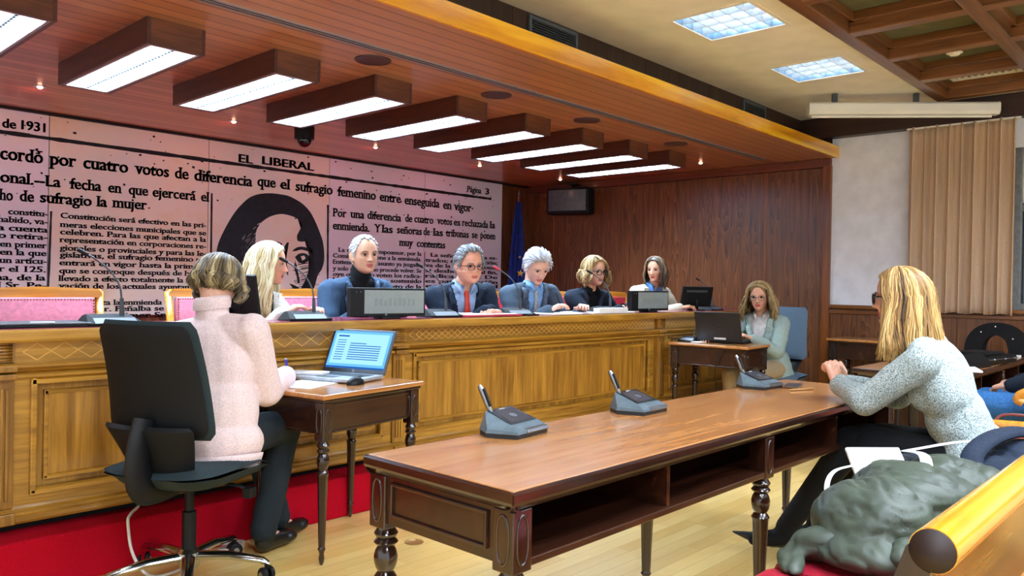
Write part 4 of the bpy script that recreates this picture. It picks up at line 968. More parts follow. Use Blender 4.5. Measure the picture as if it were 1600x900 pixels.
b = B(); tube(b, [(0, -.07, 0), (0, .06, 0), (0, .075, 0)], [.005, .005, .001], 8); o = link('pen', b, plain('pen_gold', (170, 130, 80), .3, .6), None, True); o.location = (3.60, 1.50, .736); o.rotation_euler = (0, 0, 1.2); tag(o, 'slim gold pen lying on the table before the tweed sleeve', 'pen')
# ---- cables, adapter, floor outlet
t = thing('white_cable', 'white cable hanging off the red step behind the swivel chair', 'cable', (0, 0, 0)); b = B()
tube(b, smooth_path([(1.36, 3.40, .235), (1.30, 3.33, .228), (1.28, 3.30, .20), (1.29, 3.27, .08), (1.32, 3.18, .012), (1.42, 3.16, .010), (1.52, 3.24, .010), (1.66, 3.22, .014)], 6), .006, 8); link('cord', b, M_WHITEP, t, True)
t = thing('power_adapter', 'white power adapter block on the floor under the left desk', 'adapter', (1.70, 3.25, .0), 50); b = B(); box(b, -.035, -.07, .0, .035, .07, .034, .006); link('body', b, M_WHITEP, t); b = B(); box(b, -.012, .07, .008, .012, .085, .026, .003); link('plug', b, M_PAPER, t)
o = link('floor_outlet', lathe(B(), [(0, .0005), (.040, .0005), (.044, .0012), (.044, .003), (.036, .0034), (.034, .0022), (0, .0024)], 28), plain('outlet_brass', (176, 132, 70), .35, .3), None, True); o.location = (2.36, 2.79, 0); tag(o, 'round brass floor outlet cover in the wooden floor', 'floor outlet')
# ---- flag, wall monitor, curtain
t = thing('european_flag', 'blue european flag with gold stars draped on a pole in the corner', 'flag', (6.94, 6.38, PZ))
b = B(); tube(b, [(0, 0, 0), (0, 0, 2.05)], .014, 12); link('pole', b, M_TRIM, t, True)
b = B(); lathe(b, [(.0, 0), (.14, 0), (.13, .025), (.03, .04), (.0, .045)], 24); link('pole_base', b, M_BLACK, t, True)
b = B(); lathe(b, [(.012, 2.04), (.018, 2.05), (.010, 2.07), (.012, 2.085), (.006, 2.12), (0, 2.15)], 12); link('finial', b, M_STEEL, t, True)
bm = B(); G = []
for j in range(40):
    v = j/39; z = 1.99-1.25*v; wd = .022+.085*v**.8; row = []
    for i in range(49):
        u = 2*math.pi*i/48; fold = 1+.30*math.sin(5*u+1.5*v)+.15*math.sin(11*u+2*v)
        row.append(bm.verts.new((wd*1.15*math.cos(u)*fold-.02*v, wd*.7*math.sin(u)*fold, z-.03*math.sin(2*u)*v)))
    G.append(row)
for j in range(39):
    for i in range(48): f = bm.faces.new((G[j][i], G[j][i+1], G[j+1][i+1], G[j+1][i])); f.smooth = True
fl = link('cloth', bm, plain('flag_blue', (20, 44, 122), .7, 0, .3, .15, 20), t, True)
bm = B()
def star(c, r, rot):
    ax = Vector((.75, -.66, 0)); P = [Vector(c)+ax*((r if k % 2 == 0 else r*.4)*math.sin(k*math.pi/5+rot))+Vector((0, 0, 1))*((r if k % 2 == 0 else r*.4)*math.cos(k*math.pi/5+rot)) for k in range(10)]
    q = Vector((-.66, -.75, 0))*.004; t_ = bmesh.new(); a = [t_.verts.new(p) for p in P]; d_ = [t_.verts.new(p+q) for p in P]; t_.faces.new(a); t_.faces.new(d_[::-1]); [t_.faces.new((a[i], d_[i], d_[(i+1) % 10], a[(i+1) % 10])) for i in range(10)]; merge(bm, t_)
for a in (((-.045, -.088, 1.13), .045, .1), ((-.06, -.095, .98), .03, .7), ((-.075, -.10, 1.32), .02, .3)):
    bm = B(); star(*a); link('star', bm, plain('star_gold', (232, 190, 60), .5), fl)
t = thing('wall_monitor', 'black box monitor on an arm high in the far right corner', 'monitor', (7.05, 5.70, 2.02)); t.rotation_euler = (0, 0, .3)
b = B(); box(b, -.05, -.26, .0, .16, .26, .30, .02); prism(b, [(.16, .03), (.24, .09), (.24, .22), (.16, .28)], -.15, .15, 'Y'); link('housing', b, M_BLACKM, t)
b = B(); box(b, -.054, -.23, .035, -.049, .23, .275, .002); link('screen', b, M_UNITS, t)
b = B(); tube(b, [(.14, 0, .28), (.14, 0, .362)], .02, 10); box(b, .08, -.06, .352, .20, .06, .364, .002); link('ceiling_arm', b, M_BLACK, t)
bm = B(); G = []; rr = random.Random(11); ph = [rr.uniform(0, 6.28) for _ in range(6)]
for j in range(26):
    v = j/25; z = 2.588-1.56*v; row = []
    for i in range(181):
        u = i/180; y = 2.115-.785*u; am = .040*(.75+.4*v)
        x = XW-.085+am*(math.sin(2*math.pi*8.5*u+ph[0]+.5*math.sin(2*v+ph[1]))+.45*math.sin(2*math.pi*17*u+ph[2]+.8*v)+.3*math.sin(2*math.pi*5*u+ph[3]))*.75
        row.append(bm.verts.new((x, y+.008*math.sin(2*math.pi*8.5*u+ph[4]), z+.006*math.sin(30*u))))
    G.append(row)
for j in range(25):
    for i in range(180): f = bm.faces.new((G[j][i], G[j+1][i], G[j+1][i+1], G[j][i+1])); f.smooth = True
t = thing('curtain', 'long beige pleated curtain hanging from the dark beam by the window', 'curtain', (0, 0, 0))
cl = link('cloth', bm, plain('curtain_beige', (206, 178, 150), .85, 0, .2, .05, 200), t, True); md = cl.modifiers.new('thick', 'SOLIDIFY'); md.thickness = .003
b = B(); box(b, XW-.10, 1.30, 2.575, XW-.05, 2.13, 2.589); link('curtain_rail', b, M_WHITEP, t)
# ------------------------------------------------------------------ people
from mathutils.bvhtree import BVHTree
ZT = [.115, .112, .105, .092, .072, .05, .025, 0, -.02, -.04, -.06, -.078, -.093, -.104, -.111, -.113]
WT = [.0, .018, .036, .052, .065, .072, .0755, .076, .074, .070, .063, .055, .045, .034, .018, 0]
FT = [.0, .025, .048, .066, .080, .088, .0905, .088, .0875, .0865, .085, .084, .082, .078, .066, .05]
BT = [.0, .028, .052, .070, .086, .095, .099, .097, .090, .078, .060, .042, .026, .012, .0, -.01]
def itp(z, T):
    z = max(min(z, ZT[0]), ZT[-1])
    for i in range(len(ZT)-1):
        if ZT[i] >= z >= ZT[i+1]:
            t = (ZT[i]-z)/(ZT[i]-ZT[i+1]); return T[i]+(T[i+1]-T[i])*t
    return T[-1]
def g2(x, z, x0, z0, sx, sz): return math.exp(-((x-x0)/sx)**2-((z-z0)/sz)**2)
def head_pt(th, z, fem=False, off=0.0, face=True, jaw=1.0):
    w, f, bk = itp(z, WT), itp(z, FT), itp(z, BT)
    if fem: w *= .96 if z > -.03 else .92
    if z < -.03: w *= jaw
    s, c = math.sin(th), math.cos(th)
    x = w*math.copysign(abs(s)**.92, s); y = (f if c > 0 else bk)*math.copysign(abs(c)**.92, c)
    if face and c > .15:
        a = abs(x); k = 0
        nz = max(0, min(1, (.012-z)/.046)) if z > -.036 else max(0, 1-(-.036-z)/.012)
        k += (.007+.019*nz)*math.exp(-(x/(.0085+.005*nz))**2)*(1 if -.048 < z < .014 else 0)*(1 if z > -.036 else max(0, 1-(-.036-z)/.012))
        k += .008*g2(a, z, .013, -.036, .007, .007)
        k += .006*g2(a, z, .028, .019, .020, .007)*(.5 if fem else 1)
        k -= .010*g2(a, z, .0315, .001, .014, .010)
        k += .005*g2(a, z, .045, -.022, .018, .014)
        k += .005*g2(x, z, 0, -.0565, .017, .0042)+.006*g2(x, z, 0, -.0685, .015, .005)
        k -= .005*g2(x, z, 0, -.0625, .021, .0022)
        k -= .003*g2(x, z, 0, -.079, .014, .005)
        k += .006*g2(x, z, 0, -.096, .018, .010)
        k -= .0025*math.exp(-((a-.030-(-.035-z)*.25)/.004)**2)*(1 if -.065 < z < -.034 else 0)*(0 if fem else 1)
        y += k
    p = Vector((x, y, z))
    if off:
        q = Vector((x, y+.01, z*.9)); p += q.normalized()*off
    return p
def head_mesh(bm, M, fem, jaw=1.0):
    t = bmesh.new(); n = 84; zs = [.1148]+[.113-.0028*i for i in range(80)]+[-.1128]; zs = [z for z in zs if z > -.1129]; rings = []
    for z in zs: rings.append([t.verts.new(head_pt(2*math.pi*k/n, z, fem, 0, True, jaw)) for k in range(n)])
    for a, b in zip(rings, rings[1:]):
        for k in range(n): t.faces.new((a[k], b[k], b[(k+1) % n], a[(k+1) % n]))
    t.faces.new(rings[0]); t.faces.new(rings[-1][::-1]); bmesh.ops.recalc_face_normals(t, faces=t.faces[:])
    for s in (-1, 1):
        R = Matrix.Rotation(s*.35, 3, 'Z') @ Matrix.Rotation(.15, 3, 'X')
        ball(t, (s*.078, -.012, -.008), (.009, .019, .031), R, 14); ball(t, (s*.075, .0, -.03), (.008, .009, .012), None, 10)
    merge(bm, t, M)
def hand_mesh(bm, wrist, fwd, nrm, side, curl=.35, sc=1.0, spread=.10, thumb=.5):
    """palm plus five bent fingers; nrm = back-of-hand direction; side=+1 right hand"""
    f = fwd.normalized(); n = (nrm-f*nrm.dot(f)).normalized(); x = f.cross(n)*side*-1       # x points to the thumb side
    w = Vector(wrist)
    for o, r in ((-.030, .0135), (-.010, .0150), (.010, .0150), (.028, .0140)): capsule(bm, w+f*.012+x*o*.7, w+f*.088*sc+x*o*sc, .0165*sc, r*sc, 10)
    for i, (o, L) in enumerate(((.030, .068), (.010, .077), (-.010, .071), (-.029, .055))):
        p = w+f*.090*sc+x*o*sc; d = (f+x*(1.5-i)*spread*.5).normalized(); a = 0; r = .0088 if i < 3 else .0078
        for j, q in enumerate((.46, .31, .25)):
            a += curl*(1.0 if j == 0 else 1.15)+i*.03
            dd = (d*math.cos(a)-n*math.sin(a)).normalized(); p2 = p+dd*L*q*sc; capsule(bm, p, p2, r*sc*(1-.08*j), r*sc*(1-.08*(j+1)), 8); p = p2
    p = w+f*.028*sc+x*.028*sc-n*.004; d = (f*.62+x*.75-n*.25).normalized()
    p2 = p+d*.042*sc; capsule(bm, p, p2, .0125*sc, .0105*sc, 9); d2 = (f*(.9)+x*(.45-thumb*.5)-n*(.2+thumb*.4)).normalized(); p3 = p2+d2*.032*sc; capsule(bm, p2, p3, .0102*sc, .0092*sc, 9); capsule(bm, p3, p3+(d2+f*.25-x*.15).normalized()*.024*sc, .0092*sc, .0078*sc, 9)
def ik(s, t, l1, l2, pole):
    d = t-s; L = min(d.length, (l1+l2)*.995); dn = d.normalized(); a = (l1*l1-l2*l2+L*L)/(2*L); h = math.sqrt(max(0, l1*l1-a*a))
    p = (pole-dn*pole.dot(dn)).normalized(); return s+dn*a+p*h, s+dn*L
M_SKIN = {}
def skin(name, c):
    m = plain('skin_'+name, c, .5, 0, .4, .05, 18); b = m.node_tree.nodes['Principled BSDF']; b.inputs['Subsurface Weight'].default_value = .08; b.inputs['Subsurface Radius'].default_value = (.02, .008, .004); return m
M_LIP = plain('lips', (178, 92, 84), .45); M_LIPF = plain('lips_made_up', (176, 64, 66), .4)
M_EYEW = plain('eye_white', (186, 172, 162), .3); M_IRIS = plain('iris_dark', (40, 28, 20), .1)
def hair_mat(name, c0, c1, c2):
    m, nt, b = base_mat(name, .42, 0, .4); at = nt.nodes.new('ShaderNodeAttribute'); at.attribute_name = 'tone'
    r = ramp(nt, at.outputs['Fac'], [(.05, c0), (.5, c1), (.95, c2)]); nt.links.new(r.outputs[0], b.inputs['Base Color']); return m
def set_tone(me, vals):
    a = me.attributes.new('tone', 'FLOAT', 'POINT'); a.data.foreach_set('value', vals)
def hair_short(root, Hm, mat, fem=False, front=.080, back=-.075, d=.012, tuft=.016, n=420, seed=1, part=0.0, recede=0.0):
    rr = random.Random(seed); bm = B(); nth = 60; nv = 14; tone = []
    def hl(th):
        a = abs((th+math.pi) % (2*math.pi)-math.pi); a = math.degrees(a)
        pts = [(0, front), (28, front+.004+recede), (48, front-.012+recede*.6), (64, .035), (76, -.012), (84, -.018), (88, .026), (104, .024), (116, -.035), (140, back), (180, back)]
        for (p, q), (r_, s) in zip(pts, pts[1:]):
            if p <= a <= r_: return q+(s-q)*(a-p)/(r_-p)
        return back
    G = []
    for i in range(nth):
        th = 2*math.pi*i/nth; z0 = hl(th); row = []
        for j in range(nv+1):
            v = j/nv; z = z0+(.1149-z0)*(1-(1-v)**1.5); o = d*min(1, v*5+.12)*(1+.25*math.sin(7*th+3*v))
            row.append(bm.verts.new(Hm @ head_pt(th, z, fem, o, False))); tone.append(.42+.2*rr.random())
        G.append(row)
    for i in range(nth):
        for j in range(nv):
            f = bm.faces.new((G[i][j], G[(i+1) % nth][j], G[(i+1) % nth][j+1], G[i][j+1])); f.smooth = True
    def strand(P, r, tn):
        k0 = len(bm.verts); tube(bm, P, [r, r, r*.75, r*.2], 4, M=Hm); tone.extend([tn]*(len(bm.verts)-k0))
    for _ in range(n):
        th = rr.uniform(0, 2*math.pi); z0 = hl(th); z = z0+(.112-z0)*rr.random()**.8; p = head_pt(th, z, fem, d*.7, False)
        back_d = Vector((.25*p.x/abs(p.x+1e-6)*abs(p.x)*6+part, -.8 if z > .03 else -.35, -.1 if z > .06 else -.7)); nrm = Vector((p.x, p.y+.01, p.z*.8)).normalized(); t = (back_d-nrm*back_d.dot(nrm)).normalized()
        L = tuft*rr.uniform(1.2, 2.2); lift = rr.uniform(.1, .38)
        strand([p-t*L*.3, p+t*L*.3+nrm*L*lift*.6, p+t*L*.8+nrm*L*lift*.8, p+t*L*1.2+nrm*L*lift*.5], .0034, min(1, max(0, rr.gauss(.5, .25))))
    me = bpy.data.meshes.new('hair'); bm.to_mesh(me); bm.free(); set_tone(me, tone); return link('hair', me, mat, root)
def hair_long(root, Hm, mat, length=.22, gap=52, fem=True, n=520, flare=.012, wave=.008, wfreq=3, vol=.014, seed=1, tuck=.03, part=.0, fringe=0, nseg=16, r0=.0042, backlen=None, droop=None):
    rr = random.Random(seed); bm = B(); tone = []
    dwn = Hm.to_3x3().inverted() @ Vector((0, 0, -1))                     # hair hangs along gravity
    def path(th, lf, off, ph):
        P = []; s, c = math.sin(th), math.cos(th); a = abs(math.degrees((th+math.pi) % (2*math.pi)-math.pi))
        rx, ry = .079, (.096 if c > 0 else .102)
        pk = min(1, max(0, (a-gap)/40)); L = length if backlen is None else length+(backlen-length)*max(0, (a-90)/90)
        p0 = Vector((part*.6, .030*max(0, c)+.01, .118+off*.8)); last = None
        for k in range(nseg):
            t = k/(nseg-1)
            if t < .5:
                e = t/.5; phi = math.pi/2*(1-e)
                q = Vector((rx*s*math.cos(phi)*(1+.05*e), ry*c*math.cos(phi)+.01*(1-e), .115*math.sin(phi)))
                nn = Vector((q.x, q.y, q.z*.7)).normalized(); q += nn*off*(.55+.45*min(1, e*1.5)); q.x += part*(1-e)
                last = q; r = q
            else:
                e = (t-.5)/.5; out = Vector((s, c*.9, 0))
                r = last+dwn*(L*lf*e)+out*(flare*math.sin(e*2.2)-tuck*e*e)+Vector((c, -s, 0))*wave*math.sin(wfreq*e*3.14+ph)+out*wave*.6*math.cos(wfreq*e*3.14+ph)
            P.append(r)
        return P
    # under-layer
    G = []; m = 44
    for i in range(m+1):
        th = math.radians(gap+6)+(2*math.pi-2*math.radians(gap+6))*i/m; G.append([bm.verts.new(Hm @ p) for p in path(th, .93, vol*.55, 0)])
    for i in range(m):
        for k in range(nseg-1):
            f = bm.faces.new((G[i][k], G[i][k+1], G[i+1][k+1], G[i+1][k])); f.smooth = True
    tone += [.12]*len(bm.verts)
    k0 = len(bm.verts); G = []; nth, nv = 56, 10
    for i in range(nth):
        th = 2*math.pi*i/nth; a = abs(math.degrees((th+math.pi) % (2*math.pi)-math.pi)); z0 = .082 if a < 18 else .082-(a-18)/(gap-18)*.05 if a < gap else .03
        G.append([bm.verts.new(Hm @ head_pt(th, z0+(.1149-z0)*(j/nv), fem, .003+vol*.45*min(1, j/nv*3), False)) for j in range(nv+1)])
    for i in range(nth):
        for j in range(nv): f = bm.faces.new((G[i][j], G[(i+1) % nth][j], G[(i+1) % nth][j+1], G[i][j+1])); f.smooth = True
    tone += [.35]*(len(bm.verts)-k0)
    for q in range(n//3):                                  # swept from the parting past the temples
        sd = rr.choice((-1, 1)); y0 = rr.uniform(-.03, .074); o = vol*rr.uniform(.5, 1.0); k0 = len(bm.verts); jt = rr.uniform(-.006, .006)
        zt = .113*math.sqrt(max(.1, 1-(y0/.110)**2))+o*.7; ye = .030+.03*(y0+.03)/.1+jt
        P = [Vector((part, y0, zt)), Vector((part*.6+sd*.036, y0+.004, zt-.008+o*.2)), Vector((sd*(.066+o*.5), max(ye, y0*.75), .064+jt)), Vector((sd*(.080+o*.7), ye, .020)), Vector((sd*(.084+o*.8), ye-.012, -.02))]
        e0 = P[-1]; lf = rr.uniform(.75, 1.0)*length; ph = rr.uniform(0, 6.28)
        for k in range(1, 6): e = k/5; P.append(e0+dwn*(lf*e)+Vector((sd*(flare*math.sin(e*2.2)-tuck*e*e), -.02*e, 0))+Vector((sd*.5, .8, 0))*wave*math.sin(wfreq*e*3.14+ph))
        P = smooth_path(P, 2); m_ = len(P)
        tube(bm, P, [r0*(.8 if k < 3 else 1)*(1-.65*max(0, (k/(m_-1)-.75)/.25)) for k in range(m_)], 5, M=Hm, flat=.7)
        tone += [min(1, max(0, .5+.25*math.sin(y0*90)+rr.gauss(0, .15)))]*(len(bm.verts)-k0)
    for q in range(n):
        a = math.radians(gap)+rr.random()*(2*math.pi-2*math.radians(gap)); lf = rr.uniform(.84, 1.03); off = vol*rr.uniform(.55, 1.2); ph = rr.uniform(-.7, .7)+6*math.sin(a*3)
        k0 = len(bm.verts); P = [Vector((rr.gauss(0, .0015), rr.gauss(0, .0015), 0))+p for p in path(a, lf, off, ph)]
        tube(bm, P, [r0*(.7 if k < 2 else 1)*(1-.65*max(0, (k/(nseg-1)-.75)/.25)) for k in range(nseg)], 5, M=Hm, flat=.7)
        base = .5+.25*math.sin(a*9+1)+.12*math.sin(a*23); tone += [min(1, max(0, base+rr.gauss(0, .13)))]*(len(bm.verts)-k0)
    for q in range(fringe):
        a = rr.uniform(-gap, gap)*1.05; s = math.sin(math.radians(a)); k0 = len(bm.verts)
        P = [Vector((part+s*.02, .03, .122)), Vector((part*.5+s*.05, .072, .108)), Vector((s*.074, .094-.012*abs(s), .075)), Vector((s*.084, .098-.03*abs(s), .045)), Vector((s*.09, .092-.04*abs(s), .022))]
        tube(bm, smooth_path(P, 3), .0038, 4, M=Hm); tone += [min(1, max(0, rr.gauss(.55, .2)))]*(len(bm.verts)-k0)
    me = bpy.data.meshes.new('hair'); bm.to_mesh(me); bm.free(); set_tone(me, tone); return link('hair', me, mat, root)
def glasses(root, Hm, mat, r=.021, th=.0022, shape=.82):
    bm = B()
    for s in (-1, 1):
        tube(bm, [(s*.0325+r*math.copysign(abs(math.cos(a))**.8, math.cos(a)), .101-.012*abs(math.cos(a)*r+ .0325)*3*.3, -.003+r*shape*math.copysign(abs(math.sin(a))**.8, math.sin(a))) for a in [k*math.pi/12 for k in range(25)]], th, 6, caps=False, M=Hm)
        tube(bm, [(s*(.0325+r), .099, .004), (s*.074, .085, .006), (s*.083, .0, .004), (s*.084, -.02, -.008)], th*.9, 6, M=Hm)
    tube(bm, [(-.012, .1025, .002), (0, .106, .005), (.012, .1025, .002)], th*.9, 6, M=Hm)
    return link('glasses', bm, mat, root, True)
def person(label, loc, az, hc, haz, hp=0, hr=0, fem=False, hipz=.70, hands=None, skinc=('fair', (226, 172, 144)), width=1.0, cat='person', legs=None, curl=.4, poles=None, belly=0, voxel=.0046,
           outer=None, shirt=None, vneck=None, lapel=True, tie=None, turtle=False, trousers=None, shoes=None, eyes=True, brow=(96, 80, 66), hsc=1.0, jaw=1.0, hem=None, shw=None, handdir=None, sleeve=1.0, noise_amp=.007, feet=None, skirt=None, collar=True, shift=(0, 0), nz=.160):
    root = thing('person', label, cat, loc, az); E = Matrix.Translation(loc) @ Matrix.Rotation(-math.radians(az), 4, 'Z'); Ei = E.inverted()
    Hw = Matrix.Translation(hc) @ Matrix.Rotation(-math.radians(haz), 4, 'Z') @ Matrix.Rotation(math.radians(hp), 4, 'X') @ Matrix.Rotation(math.radians(hr), 4, 'Y') @ Matrix.Scale(hsc, 4)
    Hm = Ei @ Hw; hz = hipz-loc[2]
    hcL = Ei @ Vector(hc); up0 = Vector((0, 0, 1))
    Nb = hcL+Vector((shift[0], -.050+shift[1], -nz*hsc)); H = Vector((Nb.x*.25, 0, hz)); T = (Nb-H).length; u = (Nb-H).normalized(); X = Vector((1, 0, 0)); X = (X-u*X.dot(u)).normalized(); F = u.cross(X)
    R3 = Matrix((X, F, u)).transposed(); sh = (shw or (.165 if fem else .188))*width
    S = {-1: Nb-u*.062-X*sh, 1: Nb-u*.062+X*sh}
    l1, l2 = (.275, .245) if fem else (.30, .26)
    el, wr, hd = {}, {}, {}
    for s in (-1, 1):
        tgt = Ei @ Vector(hands[0 if s < 0 else 1]); pole = Vector((s*.55, -.35, -1)) if not poles else Vector(poles[0 if s < 0 else 1])
        hdw = handdir[0 if s < 0 else 1] if handdir else None
        el[s], wr[s] = ik(S[s], tgt, l1, l2, pole)
        hd[s] = (Ei.to_3x3() @ Vector(hdw)).normalized() if hdw else ((wr[s]-el[s]).normalized()+Vector((-s*.35, .2, 0))).normalized()
    hipx = .088; kn, an = {}, {}
    for s in (-1, 1):
        if legs: kn[s] = Ei @ Vector(legs[0 if s < 0 else 1][0]); an[s] = Ei @ Vector(legs[0 if s < 0 else 1][1])
        else: kn[s] = H+Vector((s*.10, .41, .01)); an[s] = Vector((s*.11, .36, .09))
    def torso(bm, e, sl_end=1.0, arms=True, neck=0):
        c = H+u*T*.66; ball(bm, c, ((.150 if fem else .160)*width+e, (.098 if fem else .108)+e+belly*.3, .17*T/.48+e), R3, 20)
        if fem:
            for s in (-1, 1): ball(bm, c+X*s*.068-u*.02+F*.055, (.064+e*.6, .054+e*.6, .062+e*.6), R3, 14)
        ball(bm, H+u*T*.34+F*belly*.5, ((.128 if fem else .145)*width+e, .098+e+belly, .17+e), R3, 18); ball(bm, H+u*.02, (.165*width+e, .115+e, .13+e), R3, 18)
        capsule(bm, S[-1]*.94+S[1]*.06-u*.005, S[1]*.94+S[-1]*.06-u*.005, .044+e, .044+e, 14); 
        for s in (-1, 1):
            capsule(bm, Nb-u*.012, S[s], .046+e*.8, .048+e, 12)
            if arms:
                capsule(bm, S[s], el[s], (.050 if fem else .056)+e, (.040 if fem else .044)+e, 14); w2 = el[s]+(wr[s]-el[s])*sl_end; capsule(bm, el[s], w2, (.040 if fem else .044)+e, (.028 if fem else .031)+e*.9, 14)
        if neck: capsule(bm, Nb-u*.03, Nb+(Hm @ Vector((0, -.02, -.06))-Nb)*neck, .056+e, .053+e, 14)
    # the continuous body
    bm = B(); torso(bm, 0, 1.0)
    nk = Hm @ Vector((0, -.028, -.055)); capsule(bm, Nb-u*.04, nk, .060 if not fem else .052, .054 if not fem else .047, 16)
    head_mesh(bm, Hm, fem, jaw)
    for s in (-1, 1):
        capsule(bm, el[s], wr[s], .040, .026, 12); n0 = Vector((s*.18, 0, 1)); hand_mesh(bm, wr[s], hd[s], n0, s, curl if not isinstance(curl, (list, tuple)) else curl[0 if s < 0 else 1], .94 if fem else 1.0)
        capsule(bm, H+X*s*hipx, kn[s], .082, .056, 14); capsule(bm, kn[s], an[s], .054, .036, 14)
        fd = (Vector((0, 1, 0)) if not feet else (Ei.to_3x3() @ Vector(feet)).normalized()); capsule(bm, an[s]-Vector((0, 0, .035)), an[s]+fd*.13-Vector((0, 0, .058)), .034, .026, 12)
    me = remesh(bm, voxel, 3, .45); sk = skin(*skinc); me.materials.append(sk); me.materials.append(M_LIPF if fem else M_LIP)
    Hi = Hm.inverted()
    body = link('body', me, None, root)
    for p in me.polygons:
        q = Hi @ p.center
        if q.y > .07 and abs(q.x) < .024 and -.0745 < q.z < -.0535 and abs(q.x) < .024-abs(q.z+.063)*.9: p.material_index = 1
    # face parts
    if eyes:
        for s in (-1, 1):
            bm = B(); ball(bm, (s*.0315, .0752, .000), (.0120, .0108, .0078), None, 20)
            for f in bm.faces:
                c = f.calc_center_median()
                if (c.x-s*.0315)**2+(c.z-.0005)**2 < .0068**2 and c.y > .08: f.material_index = 1
            for v in bm.verts: v.co = Hm @ v.co
            link('eye', bm, [M_EYEW, M_IRIS], root, True)
        bm = B()
        for s in (-1, 1): tube(bm, [(s*.0185, .0815, .0035), (s*.026, .0872, .0085), (s*.034, .0868, .0088), (s*.0445, .079, .003)], [.0012, .0022, .0026, .0014], 6, M=Hm)
        link('eyelashes', bm, plain('lash_dark', (40, 28, 22), .6), root)
        bm = B()
        for s in (-1, 1): tube(bm, smooth_path([(s*.014, .0935, .0185), (s*.026, .0945, .0235), (s*.038, .090, .0235), (s*.050, .080, .0165)], 3), [.0018]+[.0030 if not fem else .0022]*8+[.001], 6, M=Hm, flat=.7)
        link('eyebrows', bm, plain('brow_%d_%d_%d' % brow, brow, .7), root)
    # clothing
    def cloth(name, bm, mat, vox=.0085, amp=None, cut=None, its=3):
        sd = (hash(name) % 7)+abs(loc[0])*3.1; am = noise_amp if amp is None else amp
        def dsp(co):
            q = co*9+Vector((sd, 0, 0)); return am*(noise.noise(q)*1.0+.8*noise.noise(Vector((co.x*6, co.y*6, co.z*26))+Vector((sd, 3, 1))))
        me = remesh(bm, vox, its, .5, dsp)
        if cut:
            t = bmesh.new(); t.from_mesh(me); dead = [f for f in t.faces if cut(f.calc_center_median())]; bmesh.ops.delete(t, geom=dead, context='FACES'); t.to_mesh(me); t.free()
        return link(name, me, mat, root)
    def TF(co): d = co-H; return d.dot(X), d.dot(F), d.dot(u)/T
    if shirt:
        bm = B(); torso(bm, .006, .96, True, 0 if not turtle else .72)
        if turtle: capsule(bm, Nb+(nk-Nb)*.35, Nb+(nk-Nb)*.75, .066 if not fem else .06, .063 if not fem else .057, 16)
        cloth('sweater' if turtle and not outer else 'shirt', bm, shirt, .008, .001)
        if not turtle and collar:
            bm = B(); A = (nk-Nb).normalized(); x2 = X; f2 = A.cross(x2)*1
            rr_ = .062 if not fem else .055; N0 = 26; rows = []
            for k in range(N0+1):
                a = math.radians(112)+math.radians(316)*k/N0; d = Vector(x2*math.cos(a)+f2*math.sin(a)); sag = .022*max(0, d.dot(F))
                base = Nb+A*(.018-sag); rows.append((base+d*(rr_+.016)-A*.012, base+d*(rr_+.002)+A*.030, base+d*(rr_+.020)-A*.008+(A*-.016 if k in (0, 1, N0, N0-1) else A*0)))
            V = [[bm.verts.new(p) for p in r] for r in rows]
            for p, q in zip(V, V[1:]):
                for j in (0, 1): bm.faces.new((p[j], q[j], q[j+1], p[j+1]))
            cl = link('shirt_collar', bm, shirt, root, 'all'); md = cl.modifiers.new('t', 'SOLIDIFY'); md.thickness = .003
    if outer:
        h0, hw = vneck or (None, 0)
        def cut(co):
            x, f, h = TF(co)
            if h > 1.06 and abs(x) < .075: return True
            if h0 is not None and .0 < f < .20 and h > h0 and abs(x) < .008+hw*(h-h0)/(1.0-h0): return True
            return False
        bm = B(); torso(bm, .013, .985*sleeve)
        if hem: 
            for s in (-1, 1): capsule(bm, H+u*.05+X*s*.07-F*.01, H+X*s*.09-u*hem, .115, .125, 14)
        jk = cloth('jacket' if not turtle or outer else 'sweater', bm, outer, .0078, None, cut)
        md = jk.modifiers.new('t', 'SOLIDIFY'); md.thickness = .004; md.offset = 1
        if lapel and h0 is not None:
            bv = BVHTree.FromPolygons([v.co.copy() for v in jk.data.vertices], [tuple(p.vertices) for p in jk.data.polygons])
            for s in (-1, 1):
                bm = B(); nI, nJ = 14, 4; G = []
                for i in range(nI+1):
                    h = h0+(1.03-h0)*i/nI; xi = .010+hw*(h-h0)/(1.0-h0)-.002; k = (h-h0)/(1.03-h0)
                    wd = .062*min(1, k*2.2)*(1 if k < .72 else .72 if k < .80 else .80-.4*(k-.8)); row = []
                    for j in range(nJ+1):
                        x = s*(xi+wd*j/nJ); o = H+u*T*h+X*x+F*.4; hit = bv.ray_cast(o, -F); p = hit[0] if hit[0] and -.09 < (hit[0]-H).dot(F) < .155 else H+u*T*h+X*x+F*.06
                        row.append(bm.verts.new(p+F*(.009+.007*(1-j/nJ))))
                    G.append(row)
                for i in range(nI):
                    for j in range(nJ): bm.faces.new((G[i][j], G[i][j+1], G[i+1][j+1], G[i+1][j]))
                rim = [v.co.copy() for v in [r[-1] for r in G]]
                bs = B(); tube(bs, rim, .0022, 5)  # dark tube along the lapel's outer edge, painted in as its shadow line
                lp = link('lapel', bm, LAPEL_LIT.get(outer.name, outer), root, 'all'); md = lp.modifiers.new('t', 'SOLIDIFY'); md.thickness = .005; md.offset = 1; link('lapel_shadow_line', bs, M_BLK, lp)
